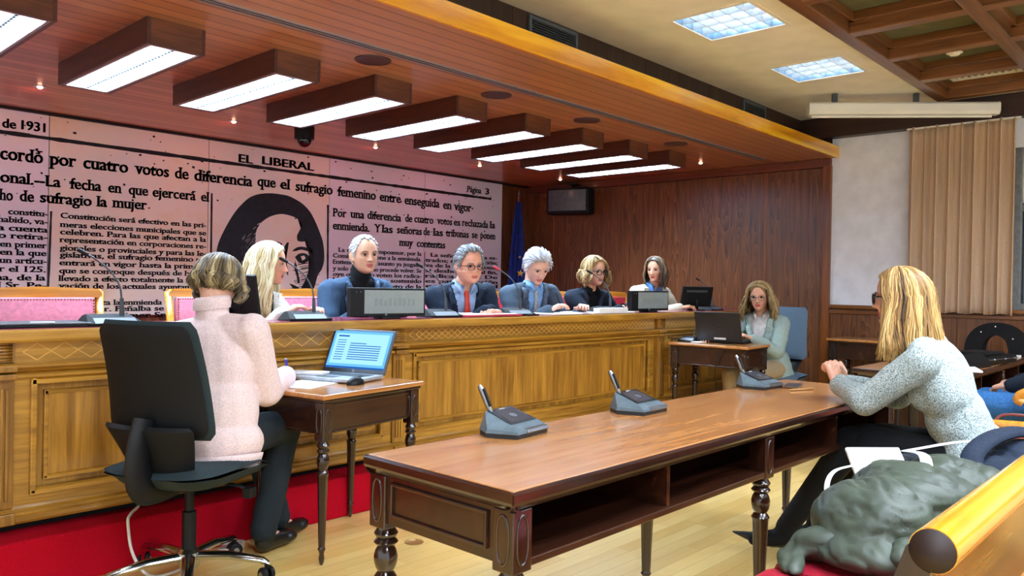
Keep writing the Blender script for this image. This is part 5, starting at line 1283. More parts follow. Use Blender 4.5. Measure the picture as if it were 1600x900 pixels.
    if tie:
        bm = B(); c0 = Nb+F*.075-u*.012; tubep = []
        G = []
        for i in range(15):
            h = .97-.6*i/14; wd = (.020 if i == 0 else .013+.012*min(1, i/6)); o = H+u*T*h; ff = .112+belly*.4+.014*math.sin(max(0, min(1, (1-h)/.5))*2)-.055*max(0, (h-.80)/.2)
            G.append([bm.verts.new(o+X*x+F*(ff+.0)) for x in (-wd, 0, wd)])
        for p, q in zip(G, G[1:]):
            for j in (0, 1): f = bm.faces.new((p[j], p[j+1], q[j+1], q[j])); f.smooth = True
        tb = link('tie', bm, tie, root); md = tb.modifiers.new('t', 'SOLIDIFY'); md.thickness = .006
        bm = B(); ball(bm, Nb+F*.062-u*.018, (.020, .014, .022), R3, 12); link('tie_knot', bm, tie, tb, True)
    if trousers:
        bm = B(); ball(bm, H, (.170*width, .122, .125), R3, 18)
        for s in (-1, 1):
            capsule(bm, H+X*s*hipx, kn[s], .094, .070, 14); capsule(bm, kn[s], an[s]+Vector((0, 0, .01)), .069, .060 if not skirt else .045, 14)
            if skirt: fq = (Ei.to_3x3() @ Vector(feet)).normalized(); capsule(bm, an[s], an[s]-Vector((0, 0, .035)), .046, .042, 12); capsule(bm, an[s]-Vector((0, 0, .035)), an[s]+fq*.13-Vector((0, 0, .058)), .041, .033, 12)
        cloth('trousers' if not skirt else 'tights', bm, trousers, .0095, .004 if not skirt else .0005)
    if skirt:
        bm = B(); ball(bm, H, (.178*width, .128, .13), R3, 18)
        for s in (-1, 1): capsule(bm, H+X*s*hipx, H+X*s*hipx*.9+(kn[s]-H-X*s*hipx)*.86, .105, .085, 14)
        cloth('skirt', bm, skirt, .009, .003)
    if shoes:
        for s in (-1, 1):
            fd = (Vector((0, 1, 0)) if not feet else (Ei.to_3x3() @ Vector(feet)).normalized()); bm = B(); a = an[s]
            if not skirt:
                capsule(bm, a+Vector((0, 0, .0)), a-Vector((0, 0, .045)), .045, .04, 12); capsule(bm, a-Vector((0, 0, .05)), a+fd*.15-Vector((0, 0, .062)), .042, .032, 12); ball(bm, a+fd*.15-Vector((0, 0, .06)), (.042, .05, .030), None, 12)
                me = remesh(bm, .008, 4)
                for v in me.vertices: v.co.z = max(v.co.z, min(a.z-.088, .2))
                link('shoe', me, shoes, root)
    return dict(root=root, Hm=Hm, Nb=Nb, H=H, u=u, F=F, X=X, S=S, el=el, wr=wr, kn=kn, an=an, nk=nk, E=E, Ei=Ei, T=T, hd=hd)
def fabric(name, c, var=.12, scale=220, rough=.85, b=.2): return plain(name, c, rough, 0, .25, var, scale, b)
M_NAVY = fabric('suit_navy', (24, 36, 52)); M_BLUEJ = fabric('jacket_slate_blue', (50, 72, 96)); M_GREYS = fabric('suit_grey_blue', (62, 76, 90)); M_DKNAVY = fabric('jacket_dark_navy', (26, 34, 46))
M_BEIGE = fabric('blazer_beige', (186, 176, 152)); M_SAGE = fabric('blazer_sage', (150, 166, 158)); M_WHITEJ = fabric('jacket_white', (220, 216, 204)); M_PINK = fabric('sweater_pink', (228, 203, 198), .06, 160, .9, .3)
M_SHB = plain('shirt_blue', (150, 178, 214), .8); M_SHB2 = plain('shirt_sky', (120, 168, 214), .8); M_BLK = fabric('knit_black', (14, 15, 18)); M_TROUS = fabric('trousers_dark', (30, 38, 42)); M_TIE = plain('tie_red', (216, 70, 50), .6); M_TIE2 = plain('tie_grey', (150, 158, 158), .6, var=.25, nscale=200)
M_KHAKI = fabric('trousers_khaki', (170, 146, 112)); M_DENIM = fabric('jeans_denim', (44, 92, 140), .16, 120); M_SHOEB = plain('shoe_black', (14, 14, 15), .3); M_SCARF = plain('scarf_blue', (84, 130, 190), .7, var=.35, nscale=60); M_BLOUSE = plain('blouse_white', (224, 218, 214), .8)
H_GREY = hair_mat('hair_silver', (110, 110, 112), (176, 178, 182), (222, 224, 226)); H_WHITE = hair_mat('hair_white_grey', (140, 142, 146), (200, 202, 206), (236, 236, 236)); H_SALT = hair_mat('hair_salt_pepper', (62, 64, 68), (130, 134, 138), (196, 198, 200))
H_PLAT = hair_mat('hair_pale_blond', (168, 146, 96), (222, 206, 160), (246, 238, 208)); H_BLOND = hair_mat('hair_honey_blond', (84, 60, 36), (178, 146, 96), (228, 204, 156)); H_BROWN = hair_mat('hair_brown_highlight', (36, 26, 20), (92, 72, 52), (160, 132, 96)); H_ASH = hair_mat('hair_ash_blond', (40, 34, 28), (122, 104, 74), (198, 180, 134)); H_GOLD = hair_mat('hair_golden', (74, 50, 26), (164, 124, 66), (222, 188, 122)); H_CURL = hair_mat('hair_sandy', (78, 58, 34), (156, 126, 78), (208, 182, 128))
FR = plain('frame_black', (14, 14, 16), .3)
Z1 = DT+.022
M_BLK = fabric('knit_black', (14, 15, 18)); LAPEL_LIT = {m.name: plain(m.name+'_lapel_lit', c, .8) for m, c in ((M_NAVY, (34, 50, 72)), (M_BLUEJ, (68, 96, 126)), (M_GREYS, (82, 98, 114)), (M_DKNAVY, (38, 48, 64)), (M_BEIGE, (206, 198, 176)), (M_SAGE, (172, 188, 180)))}  # lapels in a lightened copy of the same cloth: shading put into the colour
# the six on the dais ------------------------------------------------
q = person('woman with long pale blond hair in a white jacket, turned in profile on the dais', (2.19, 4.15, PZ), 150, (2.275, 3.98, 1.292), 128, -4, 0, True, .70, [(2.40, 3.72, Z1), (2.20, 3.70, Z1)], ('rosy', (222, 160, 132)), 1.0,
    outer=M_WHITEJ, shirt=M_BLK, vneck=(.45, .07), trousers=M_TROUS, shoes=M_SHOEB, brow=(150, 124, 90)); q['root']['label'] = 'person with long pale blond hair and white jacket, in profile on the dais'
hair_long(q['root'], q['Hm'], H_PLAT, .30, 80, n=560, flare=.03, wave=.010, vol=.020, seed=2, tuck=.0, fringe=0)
bm = B(); [ball(bm, q['Hm'] @ Vector((s*.079, .0, -.045)), .0055, None, 8) for s in (-1, 1)]; link('earrings', bm, M_PAPER, q['root'], True)
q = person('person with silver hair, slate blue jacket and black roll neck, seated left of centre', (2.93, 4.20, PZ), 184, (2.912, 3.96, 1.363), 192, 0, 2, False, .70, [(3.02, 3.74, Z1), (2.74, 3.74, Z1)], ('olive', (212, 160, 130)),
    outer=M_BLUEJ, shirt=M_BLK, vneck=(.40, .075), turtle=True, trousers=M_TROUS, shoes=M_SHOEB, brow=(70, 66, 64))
hair_short(q['root'], q['Hm'], H_WHITE, front=.088, d=.008, tuft=.010, n=360, seed=3, recede=.012)
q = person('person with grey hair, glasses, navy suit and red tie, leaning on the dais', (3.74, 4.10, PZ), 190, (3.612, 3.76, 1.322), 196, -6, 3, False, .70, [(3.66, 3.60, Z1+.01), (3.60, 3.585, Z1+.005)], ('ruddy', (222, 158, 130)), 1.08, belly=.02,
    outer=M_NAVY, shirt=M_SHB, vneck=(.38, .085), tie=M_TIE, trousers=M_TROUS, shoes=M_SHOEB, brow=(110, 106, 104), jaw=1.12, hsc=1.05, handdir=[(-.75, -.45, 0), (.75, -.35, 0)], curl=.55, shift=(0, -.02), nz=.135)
hair_short(q['root'], q['Hm'], H_SALT, front=.084, d=.013, tuft=.016, n=460, seed=4, recede=.006); glasses(q['root'], q['Hm'], FR, .023, .0024, .7)
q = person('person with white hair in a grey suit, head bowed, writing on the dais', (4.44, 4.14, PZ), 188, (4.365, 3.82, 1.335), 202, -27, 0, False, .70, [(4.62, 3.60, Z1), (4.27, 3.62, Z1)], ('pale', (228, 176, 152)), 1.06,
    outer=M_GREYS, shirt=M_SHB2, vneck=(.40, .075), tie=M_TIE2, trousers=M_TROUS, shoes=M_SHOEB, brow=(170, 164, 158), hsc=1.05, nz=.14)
hair_short(q['root'], q['Hm'], H_WHITE, front=.072, d=.016, tuft=.019, n=520, seed=5, part=.2)
bm = B(); w = q['wr'][1]+q['hd'][1]*.08; tube(bm, [w+Vector((0, .03, -.012)), w+Vector((0, -.03, .09))], .0045, 8); pe = link('pen', bm, M_BLACK, None, True); pe.matrix_world = q['E']; tag(pe, 'dark pen held upright by the white haired writing man', 'pen')
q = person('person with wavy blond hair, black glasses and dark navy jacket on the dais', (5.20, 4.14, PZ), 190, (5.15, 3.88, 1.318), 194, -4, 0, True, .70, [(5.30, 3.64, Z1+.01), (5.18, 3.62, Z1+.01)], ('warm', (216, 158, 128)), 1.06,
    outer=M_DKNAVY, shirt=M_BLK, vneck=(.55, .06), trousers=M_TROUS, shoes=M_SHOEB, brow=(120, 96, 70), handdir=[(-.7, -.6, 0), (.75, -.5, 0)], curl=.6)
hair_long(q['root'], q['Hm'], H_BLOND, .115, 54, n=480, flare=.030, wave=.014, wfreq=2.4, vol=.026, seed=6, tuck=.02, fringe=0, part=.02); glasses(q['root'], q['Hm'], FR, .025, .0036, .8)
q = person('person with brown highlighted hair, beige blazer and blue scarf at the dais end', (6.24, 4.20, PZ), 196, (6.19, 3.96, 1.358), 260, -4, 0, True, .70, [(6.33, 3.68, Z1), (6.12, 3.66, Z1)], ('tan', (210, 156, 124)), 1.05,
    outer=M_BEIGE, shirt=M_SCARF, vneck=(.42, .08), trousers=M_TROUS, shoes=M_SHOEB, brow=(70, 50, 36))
hair_long(q['root'], q['Hm'], H_BROWN, .16, 50, n=460, flare=.018, wave=.007, vol=.018, seed=7, tuck=.02, part=.015, fringe=0)
bm = B(); [tube(bm, smooth_path([q['Nb']+q['X']*s*.065-q['F']*.01+q['u']*.03, q['Nb']+q['X']*s*.055+q['F']*.065-q['u']*.03, q['Nb']+q['X']*s*.03+q['F']*.11-q['u']*.12, q['Nb']+q['X']*s*.022+q['F']*.125-q['u']*.24], 4), .020, 8, flat=.6) for s in (-1, 1)]; link('scarf', bm, M_SCARF, q['root'], True)
# the clerk at the far small desk -------------------------------------
q = person('person with sandy wavy hair, glasses and sage blazer typing at the far small desk', (6.34, 2.93, 0), 267, (6.16, 2.935, 1.135), 256, -6, 2, True, .535, [(5.90, 2.86, .80), (5.76, 3.19, .80)], ('warm', (216, 158, 128)), 1.02,
    outer=M_SAGE, shirt=M_BLOUSE, vneck=(.35, .07), trousers=M_KHAKI, shoes=M_SHOEB, brow=(120, 96, 70), hem=.10, legs=[((5.86, 2.86, .50), (5.93, 2.86, .09)), ((5.86, 3.03, .50), (5.93, 3.04, .09))])
hair_long(q['root'], q['Hm'], H_CURL, .19, 54, n=520, flare=.04, wave=.014, wfreq=2.6, vol=.026, seed=8, tuck=.0, fringe=0); glasses(q['root'], q['Hm'], FR, .022, .0018, .75)
# ------------------------------------------------------------------ the note taker seen from behind
q = person('person in a pale pink sweater seen from behind, writing at the left small desk', (1.53, 3.05, 0), 58, (1.580, 3.170, 1.185), 54, -20, 0, True, .545, [(1.88, 3.38, .765), (1.915, 3.185, .765)], ('fair', (226, 172, 144)), 1.12,
    shirt=M_PINK, turtle=True, outer=None, trousers=M_TROUS, brow=(96, 80, 66), voxel=.0042, legs=[((1.86, 3.36, .53), (1.92, 3.24, .10)), ((1.93, 3.19, .54), (1.79, 3.13, .10))], feet=(.9, .25, 0), shoes=M_SHOEB, poles=[(-.5, -.2, -1), (.15, -.25, -1)], shift=(0, .01), shw=.16)
R_ = q
# sweater worn loose: hem, cuffs, folded collar
def P8(co): return co
H, u, X, F, T, Nb, nk = q['H'], q['u'], q['X'], q['F'], q['T'], q['Nb'], q['nk']
for c in list(q['root'].children):
    if c.name.startswith('sweater') or c.name.startswith('shirt'): bpy.data.objects.remove(c)
bm = B(); R3 = Matrix((X, F, u)).transposed()
ball(bm, H+u*T*.62, (.185, .135, .21), R3, 20); ball(bm, H+u*T*.25, (.195, .145, .20), R3, 20); ball(bm, H-u*.01, (.205, .150, .12), R3, 20)
capsule(bm, q['S'][-1]*.93+q['S'][1]*.07-u*.01, q['S'][1]*.93+q['S'][-1]*.07-u*.01, .078, .078, 14)
for s in (-1, 1): capsule(bm, Nb-u*.03, q['S'][s], .064, .074, 12); capsule(bm, q['S'][s], q['el'][s], .078, .068, 14); capsule(bm, q['el'][s], q['wr'][s], .068, .046, 14)
capsule(bm, Nb-u*.04, Nb+(nk-Nb)*.5, .070, .064, 14)
def dsp(co):
    f = noise.noise(co*5+Vector((2, 1, 0)))*.008+noise.noise(Vector((co.x*14, co.y*14, co.z*5)))*.005
    return f+.0015*math.sin(co.z*900)*(1 if co.z < .50 else 0)
link('sweater', remesh(bm, .0065, 4, .5, dsp), M_PINK, q['root'])
A = (nk-Nb).normalized(); f2 = X.cross(A); bm = B(); prof = [(.066, .035), (.074, .028), (.077, .05), (.072, .075), (.064, .082), (.058, .075), (.056, .03)]
MM = Matrix((X, f2*-1, A)).transposed().to_4x4(); MM.translation = Nb+A*.022
lathe(bm, prof+[prof[0]], 96, MM); 
for i, v in enumerate(bm.verts): pass
link('roll_collar', bm, M_PINK, q['root'], True)
bm = B(); pr = []
nn = 140; G = []
for j in range(4):
    row = []
    for i in range(nn):
        a = 2*math.pi*i/nn; rb = 1+.012*(1 if i % 2 else -1); row.append(bm.verts.new(H-u*(.065+.018*j)+X*.203*rb*math.cos(a)*(1-.03*j)+F*.150*rb*math.sin(a)*(1-.03*j)))
    G.append(row)
for a, b in zip(G, G[1:]):
    for i in range(nn): bm.faces.new((a[i], b[i], b[(i+1) % nn], a[(i+1) % nn]))
hm = link('ribbed_hem', bm, M_PINK, q['root'], 'all'); md = hm.modifiers.new('t', 'SOLIDIFY'); md.thickness = .01
hair_long(q['root'], q['Hm'], H_ASH, .060, 50, n=760, flare=.022, wave=.010, wfreq=1.7, vol=.021, seed=9, tuck=.034, fringe=0, backlen=.070, r0=.0038)
bm = B()
for s in (1, -1):                                       # studs around the ankle boots
    a = q['an'][s]
    for k in range(16):
        t = k/15*2*math.pi; ball(bm, a+Vector((.050*math.cos(t), .050*math.sin(t), .03)), .0035, None, 6)
link('boot_studs', bm, M_CHROME, q['root'])
w = q['E'] @ (q['wr'][1]+q['hd'][1]*.085); t = thing('ballpoint_pen', 'blue capped ballpoint pen in the hand of the pink sweater', 'pen', w)
b = B(); tube(b, [(.02, .02, -.03), (-.0, -.0, .03)], .0042, 8); link('barrel', b, plain('pen_white', (220, 222, 230), .4), t, True)
b = B(); tube(b, [(-.0, -.0, .03), (-.012, -.012, .062)], .0055, 8); link('cap', b, plain('pen_blue', (30, 50, 190), .4), t, True)
# ------------------------------------------------------------------ the speaker in tweed at the long table
def tweed_mat():
    m, nt, b = base_mat('tweed_check', .9, 0, .2); v = coords(nt, (1, 1, 1)); sx = nt.nodes.new('ShaderNodeSeparateXYZ'); nt.links.new(v, sx.inputs[0])
    def sq(sock, k):
        a = N(nt, 'ShaderNodeMath', operation='MULTIPLY'); nt.links.new(sock, a.inputs[0]); a.inputs[1].default_value = k; s = N(nt, 'ShaderNodeMath', operation='SINE'); nt.links.new(a.outputs[0], s.inputs[0]); return s.outputs[0]
    xy = N(nt, 'ShaderNodeMath', operation='ADD'); nt.links.new(sx.outputs['X'], xy.inputs[0]); nt.links.new(sx.outputs['Y'], xy.inputs[1])
    p = N(nt, 'ShaderNodeTexVoronoi', Scale=420.0); nt.links.new(v, p.inputs['Vector'])
    n = N(nt, 'ShaderNodeTexNoise', Scale=200.0, Detail=4.0); nt.links.new(v, n.inputs['Vector'])
    p2 = N(nt, 'ShaderNodeMath', operation='MULTIPLY_ADD'); nt.links.new(n.outputs['Fac'], p2.inputs[0]); p2.inputs[1].default_value = 2.2; nt.links.new(p.outputs[0], p2.inputs[2])
    mr = N(nt, 'ShaderNodeMapRange'); nt.links.new(p2.outputs[0], mr.inputs[0]); mr.inputs[1].default_value = .75; mr.inputs[2].default_value = 2.1
    r = ramp(nt, mr.outputs[0], [(.1, (40, 52, 50)), (.46, (120, 136, 132)), (.85, (206, 218, 214))]); nt.links.new(r.outputs[0], b.inputs['Base Color']); bump(nt, b, p.outputs[0], .2, .002); return m
M_TWEED = tweed_mat()
q = person('person in grey tweed jacket with golden hair, hands clasped on the long table', (3.47, .74, 0), -8, (3.36, 1.00, 1.175), -12, -3, 0, True, .53, [(3.40, 1.25, .80), (3.475, 1.285, .80)], ('fair', (228, 174, 146)), 1.06,
    outer=M_TWEED, shirt=M_BLK, vneck=(.5, .06), trousers=M_BLK, skirt=M_BLK, shoes=None, hem=.05, voxel=.0036, legs=[((3.38, 1.19, .565), (3.385, 1.47, .135)), ((3.52, 1.18, .56), (3.60, 1.42, .12))], feet=(-.5, .82, .05), brow=(120, 96, 60),
    handdir=[(.10, .40, .92), (-.45, .15, .88)], curl=[.75, .8], poles=[(-.75, .2, -.9), (.6, -.1, -1)], noise_amp=.006, shift=(0, -.02))
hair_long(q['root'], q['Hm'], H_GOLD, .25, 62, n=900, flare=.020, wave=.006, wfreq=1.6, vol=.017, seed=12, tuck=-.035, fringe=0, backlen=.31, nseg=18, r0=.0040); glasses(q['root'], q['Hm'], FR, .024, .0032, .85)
TW = q
for s in (-1, 1):                                       # pointed pumps with stiletto heels
    a = q['an'][s]; fd = (q['Ei'].to_3x3() @ Vector((-.38, .92, .10 if s < 0 else -.12))).normalized(); bm = B()
    hp = a+Vector((0, 0, -.055))-fd*.035
    capsule(bm, hp, a+fd*.05-Vector((0, 0, .05)), .036, .034, 14); capsule(bm, a+fd*.05-Vector((0, 0, .055)), a+fd*.13-Vector((0, 0, .065)), .036, .030, 14); capsule(bm, a+fd*.13-Vector((0, 0, .065)), a+fd*.225-Vector((0, 0, .06)), .026, .006, 14)
    sh_ = link('shoe', remesh(bm, .005, 4), M_SHOEB, q['root'])
    bm = B(); h0 = hp-fd*.022-Vector((0, 0, .02)); tube(bm, [h0, Vector((h0.x-fd.x*.0, h0.y, max(.004, h0.z-.065)))], [.014, .005], 8); link('stiletto_heel', bm, M_SHOEB, sh_, True)
for s in (-1, 1):                                       # knitted cuffs
    bm = B(); e, w = q['el'][s], q['wr'][s]; d = (w-e).normalized(); tube(bm, [w-d*.03, w+d*.004], [.040, .037], 18); link('cuff', bm, M_BLK if s > 0 else M_TWEED, q['root'], True)
bm = B(); w = q['wr'][1]; d = (w-q['el'][1]).normalized(); MM = d.to_track_quat('Z', 'Y').to_matrix().to_4x4(); MM.translation = w-d*.008; lathe(bm, [(.040, -.006), (.044, -.006), (.045, 0), (.044, .006), (.040, .006)], 24, MM); link('bracelet', bm, M_CHROME, q['root'], True)
# ------------------------------------------------------------------ partly seen sitter in jeans
q = person('person in blue jeans sitting at the right picture edge, only the lap in view', (5.12, .56, 0), -8, (5.16, .66, 1.23), -6, 0, 0, True, .53, [(5.00, .92, .70), (5.30, .93, .70)], ('fair', (226, 172, 144)), 1.05,
    outer=M_DKNAVY, shirt=M_BLOUSE, vneck=(.5, .06), trousers=M_DENIM, shoes=M_SHOEB, legs=[((4.90, 1.06, .60), (4.95, .98, .10)), ((5.18, 1.07, .59), (5.18, .98, .10))])
hair_long(q['root'], q['Hm'], H_BROWN, .12, 52, n=300, vol=.016, seed=14)
t = thing('leather_handbag', 'brown leather handbag hanging beside the blue jeans at the right edge', 'handbag', (4.60, .82, .345)); bm = B(); ball(bm, (0, 0, .10), (.10, .13, .11), None, 20); box(bm, -.09, -.12, .0, .09, .12, .16, .03)
def dsp(co): return .012*noise.noise(co*14)+.006*noise.noise(co*30)
link('body', remesh(bm, .008, 5, .5, dsp), plain('bag_leather', (136, 66, 48), .35, 0, .5, .2, 30), t)
bm = B(); tube(bm, smooth_path([(-.06, .10, .18), (-.02, .06, .24), (.02, -.06, .24), (.06, -.10, .18)], 5), .008, 8); link('strap', bm, plain('bag_strap', (112, 48, 40), .4), t, True)
bm = B(); box(bm, -.10, -.02, .165, -.075, .05, .20, .005); link('zip_label', bm, M_PAPER, t)
# ------------------------------------------------------------------ bench in the foreground, with coats and bag
M_RAILY = wood('bench_rail_yellow', (214, 136, 16), (246, 180, 40), 'X', .8, .2, .6)
t = thing('bench', 'long honey wood bench with rolled top rail and red seat in the foreground', 'bench', (0, 0, 0))
bx0, bx1 = 1.36, 3.74
def prof_back(k=0): return [(.44-k, .40), (.425-k, .60), (.395, .74), (.375, .79), (.352, .80), (.345, .77), (.372, .70), (.395, .58), (.405, .40)]
b = B(); tube(b, [(bx0, .352, .792), (bx0+.004, .352, .792), (bx1-.004, .352, .792), (bx1, .352, .792)], [.036, .036, .036, .036], 22); link('top_rail', b, M_RAILY, t, True)
b = B(); lathe(b, [(0, -.0015), (.0345, -.0015), (.0345, .0005), (0, .0005)], 24, Matrix.Translation((bx0, .352, .792)) @ Matrix.Rotation(math.pi/2, 4, 'Y')); link('rail_end', b, plain('end_grain', (40, 20, 10), .6), t)
b = B(); prism(b, [(.372, .775), (.384, .76), (.415, .50), (.40, .42), (.385, .42), (.395, .50), (.362, .74), (.356, .765)], bx0+.02, bx1-.02, 'X'); link('back_panel', b, M_CHAIRW, t)
for x in (bx0, bx1-.045):
    b = B(); prism(b, [(.372, .815), (.392, .79), (.408, .74), (.430, .56), (.445, .42), (.44, .0), (.395, .0), (.395, .42), (.372, .70), (.355, .755), (.345, .79)], x, x+.045, 'X'); link('end_post', b, M_DARKZ if x < 2 else M_CHAIRW, t)
b = B(); box(b, bx0+.05, .42, .36, bx1-.05, .90, .42, .008); link('seat_rail', b, M_CHAIRW, t)
for x in (bx0+.08, (bx0+bx1)/2, bx1-.08): b = B(); tube(b, [(x, .865, 0), (x, .865, .37)], [.016, .026], 10); link('front_leg', b, M_CHAIRW, t, True)
b = B(); n = 4
for i in range(n):
    a = bx0+.055+(bx1-bx0-.11)*i/n; box(b, a+.003, .425, .42, a+(bx1-bx0-.11)/n-.003, .905, .478, .028)
link('seat_cushion', b, M_LEATHER, t, True)
b = B(); tube(b, smooth_path([(bx1+.02, .37, .60), (bx1+.03, .45, .645), (bx1+.035, .62, .655), (bx1+.01, .80, .650), (bx1-.03, .88, .645)], 6), .022, 12); tube(b, [(bx1-.02, .86, .40), (bx1-.02, .86, .64)], .018, 10); link('arm', b, M_CHAIRW, t, True)
# armchair of the sitter in jeans
t = thing('wooden_armchair', 'honey wood armchair with turned arm posts under the blue jeans', 'chair', (5.14, .58, 0), -8)
for s in (-1, 1):
    b = B(); lathe(b, [(.016, 0), (.024, .10), (.026, .40), (.03, .42), (.022, .45), (.030, .47), (.020, .50), (.028, .60), (.022, .615), (.030, .63), (.024, .66), (.020, .67)], 16, Matrix.Translation((s*.28, .26, 0))); link('arm_post', b, M_CHAIRW, t, True)
    b = B(); tube(b, smooth_path([(s*.27, -.26, .70), (s*.29, 0, .70), (s*.285, .24, .69), (s*.285, .30, .675), (s*.285, .32, .645), (s*.285, .295, .63)], 5), .024, 12); link('arm', b, M_CHAIRW, t, True)
    b = B(); tube(b, [(s*.25, -.24, 0), (s*.25, -.24, .45), (s*.26, -.30, .90)], .022, 10); link('rear_post', b, M_CHAIRW, t, True)
b = B(); box(b, -.27, -.25, .36, .27, .27, .42, .01); link('seat_frame', b, M_CHAIRW, t)
b = B(); box(b, -.25, -.23, .42, .25, .25, .470, .025); link('seat', b, M_LEATHER, t, True)
b = B(); prism(b, [(-.27, .84), (0, .87), (.27, .84), (.27, .91), (0, .95), (-.27, .91)], -.315, -.275, 'Y'); link('top_rail', b, M_CHAIRW, t)
b = B(); box(b, -.23, -.30, .50, .23, -.26, .84, .015); link('back_pad', b, M_LEATHER, t, True)
# the table right in front of the camera
t = thing('reading_table', 'polished table edge behind the bench rail in the bottom right corner', 'table', (0, 0, 0))
b = B(); box(b, 1.36, -.30, .672, 4.2, .285, .70, .008); link('table_top', b, M_TOP, t)
b = B(); box(b, 1.40, -.27, .52, 4.16, .262, .668, .004); link('apron', b, M_DARK, t)
for x in (1.46, 2.8, 4.1):
    for y in (-.22, .215): lg = link('leg', turned_leg(.519), M_DARKZ, t, True); lg.location = (x, y, 0)
# green padded jacket
def blob(name, parts, vox, dsp, mat, root, its=4):
    bm = B()
    for c, r, *R in parts: ball(bm, c, r, Euler(R[0]).to_matrix() if R else None, 18)
    return link(name, remesh(bm, vox, its*6, .5, dsp), mat, root)
M_OLIVE = plain('olive_nylon', (64, 72, 58), .5, 0, .4, .12, 12); M_NAVYC = plain('navy_wool', (28, 38, 54), .8, 0, .25, .15, 90, .2); M_NAVYB = plain('navy_leather', (26, 38, 54), .35, 0, .5, .1, 40, .1)
def wr(co, k=1.0):
    q = Vector((co.x*5, co.y*5, co.z*8)); q += Vector((noise.noise(co*6)*.9, noise.noise(co*6+Vector((9, 0, 0)))*.9, 0)); w = noise.noise(q)
    r1 = 1-min(1, abs(noise.noise(q*1.7+Vector((5, 0, 2))))*3.2); r2 = 1-min(1, abs(noise.noise(q*3.4+Vector((1, 7, 2))))*3)
    return (.014*w-.010*r1**4-.006*r2**3)*k
t = thing('padded_jacket', 'olive green padded jacket heaped on the red bench seat', 'jacket', (2.2, .66, .478))
def P(x, y, z): return Vector((x-2.2+.19, y-.66, (z-.478)*.92))
blob('shell', [(P(2.02, .72, .60), (.16, .16, .11)), (P(2.22, .68, .63), (.20, .17, .10), (0, .1, .2)), (P(2.46, .64, .63), (.16, .16, .09)), (P(1.96, .70, .53), (.17, .16, .06)), (P(2.30, .62, .53), (.32, .19, .06)), (P(2.58, .60, .56), (.12, .15, .08))], .010, wr, M_OLIVE, t)
blob('hood', [(P(1.90, .80, .535), (.07, .09, .05), (0, .3, .5)), (P(1.80, .85, .50), (.08, .04, .022), (0, -.2, .5))], .008, lambda c: wr(c+Vector((3, 0, 0)), .7), M_OLIVE, t)
blob('sleeve', [(P(1.98, .58, .54), (.16, .07, .065), (0, .1, -.2)), (P(2.18, .53, .53), (.14, .065, .06), (0, 0, -.1)), (P(2.38, .53, .52), (.12, .06, .05))], .008, lambda c: wr(c+Vector((0, 4, 0)), .8), M_OLIVE, t)
b = B(); tube(b, smooth_path([P(1.98, .565, .60), P(2.08, .55, .605), P(2.20, .52, .60), P(2.30, .50, .595)], 6), .005, 6); link('zip', b, M_STEEL, t, True)
# navy coat
t = thing('navy_coat', 'dark navy coat lying on the bench behind the green jacket', 'coat', (2.97, .62, .445))
def P(x, y, z): return Vector((x-2.95, y-.62, z-.478))
blob('body', [(P(2.90, .56, .60), (.26, .15, .11), (0, .1, 0)), (P(3.12, .54, .62), (.18, .14, .12)), (P(2.76, .66, .56), (.18, .16, .08)), (P(3.05, .70, .56), (.2, .15, .07))], .010, lambda c: wr(c+Vector((1, 2, 0)), .8), M_NAVYC, t)
b = B(); tube(b, smooth_path([P(2.72, .60, .66), P(2.80, .62, .72), P(2.95, .60, .755), P(3.12, .56, .76), P(3.25, .50, .74)], 8), .032, 14, flat=.5); link('collar', b, M_NAVYC, t, True)
b = B(); 
for k in range(3):
    for j in range(3): box(b, -.028+.02*j, -.157, .138+.012*k, -.014+.02*j, -.152, .145+.012*k)
link('label_print', b, M_PAPER, t)
# navy bag with white straps
t = thing('handbag', 'navy leather handbag with white straps and white flap, behind the green jacket', 'handbag', (2.60, .80, .445))
def P(x, y, z): return Vector((x-2.52, y-.80, z-.478))
blob('body', [(P(2.42, .80, .60), (.17, .09, .11)), (P(2.62, .78, .60), (.18, .10, .115)), (P(2.52, .79, .55), (.22, .11, .07))], .009, lambda c: wr(c+Vector((7, 2, 0)), .5), M_NAVYB, t)
M_WSTR = plain('white_leather', (226, 226, 222), .4)
b = B(); box(b, -.085, -.045, 0, .085, .05, .012, .005, Matrix.Translation(P(2.40, .80, .715)) @ Matrix.Rotation(-.75, 4, 'Z') @ Matrix.Rotation(.8, 4, 'X')); link('flap', b, M_WSTR, t, True)
def strap(nm, pts, w=.016):
    bm = B(); pp = smooth_path(pts, 7); tube(bm, pp, w, 8, flat=.22); link(nm, bm, M_WSTR, t, True)
strap('strap', [P(2.56, .76, .735), P(2.50, .70, .742), P(2.42, .665, .722), P(2.37, .64, .69)])
strap('strap', [P(2.52, .76, .74), P(2.66, .74, .735), P(2.82, .68, .74), P(2.98, .60, .735)], .010)
strap('strap', [P(2.30, .83, .72), P(2.20, .85, .715), P(2.12, .84, .69), P(2.09, .82, .64)], .007)
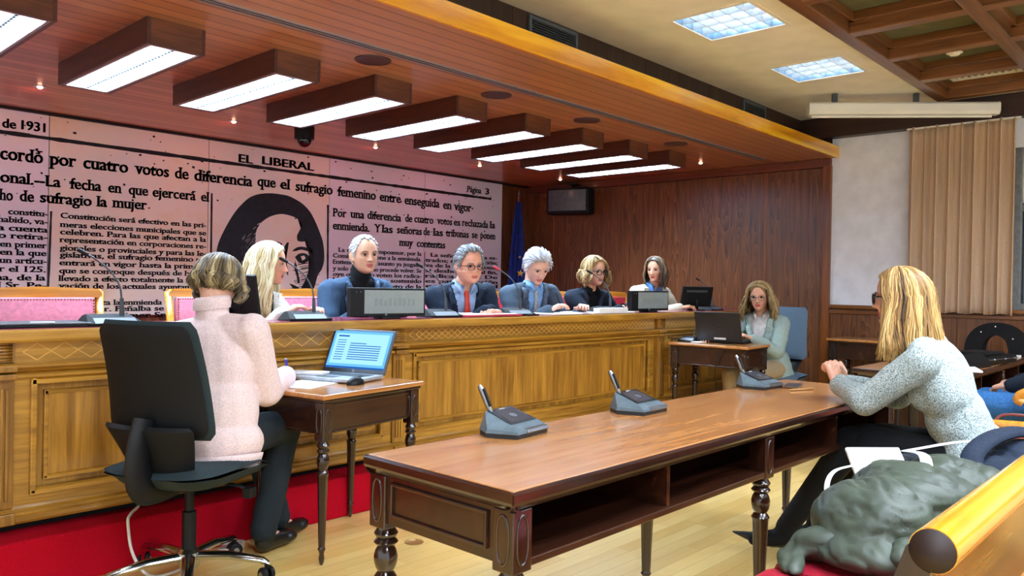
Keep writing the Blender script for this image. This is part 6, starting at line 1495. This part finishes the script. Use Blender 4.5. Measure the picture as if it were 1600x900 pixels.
# things on the second table
t = thing('conference_unit', 'flat black microphone unit with white stick beside the document case', 'microphone unit', (5.62, 1.30, .7305), 15)
b = B(); prism(b, [(-.11, 0), (-.11, .035), (-.05, .085), (.02, .07), (.12, .035), (.12, 0)], -.12, .12, 'X'); link('body', b, M_BLACK, t)
b = B(); tube(b, [(-.08, .06, .07), (-.11, .09, .16)], .010, 10); link('microphone', b, M_PAPER, t, True)
t = thing('briefcase', 'black zipped document case on the table at the right edge', 'briefcase', (6.02, 1.28, .7305), 10)
b = B(); box(b, -.23, -.13, 0, .23, .13, .06, .018); link('case', b, M_BLACK, t, True)
b = B(); box(b, -.21, -.10, .0605, .10, .10, .078, .008); link('front_pocket', b, M_BLACKM, t, True)
b = B(); tube(b, [(-.22, -.131, .036), (.22, -.131, .036)], .003, 6); [ball(b, (x, -.134, .036), .008, None, 8) for x in (-.15, .02, .17)]; link('zip', b, M_STEEL, t, True)
sheet('document', 'white sheet on the second table just behind the tweed shoulder', 'paper', (5.42, 1.26, .7305), -20, .45, .16, .012, M_PAPER)
sheet('document', 'white sheet at the table edge below the black document case', 'paper', (5.18, 1.215, .7305), -8, .22, .075, .004, M_PAPER)
sheet('document', 'white sheet right of the black document case at the picture edge', 'paper', (6.60, 1.30, .7305), 5, .30, .21, .018, M_PAPER)
t = thing('arched_bag', 'black arched bag with metal studs standing behind the right table', 'bag', (6.85, 1.36, .7305), 100)
b = B(); N0 = 30; out = [(-.22, 0)]+[(-.22*math.cos(k*math.pi/N0)*1.0, .245*math.sin(k*math.pi/N0)**.8) for k in range(1, N0)]+[(.22, 0)]; inn = [(.09, 0)]+[(.09*math.cos(k*math.pi/N0), .15*math.sin(k*math.pi/N0)**.7) for k in range(1, N0)]+[(-.09, 0)]
prism(b, out+inn, -.035, .035, 'Y'); link('body', b, M_BLACKM, t)
b = B(); [ball(b, (x, s*.036, z), .009, None, 10) for x, z in ((-.10, .17), (.0, .215), (.12, .13)) for s in (-1, 1)]; link('studs', b, M_CHROME, t, True)
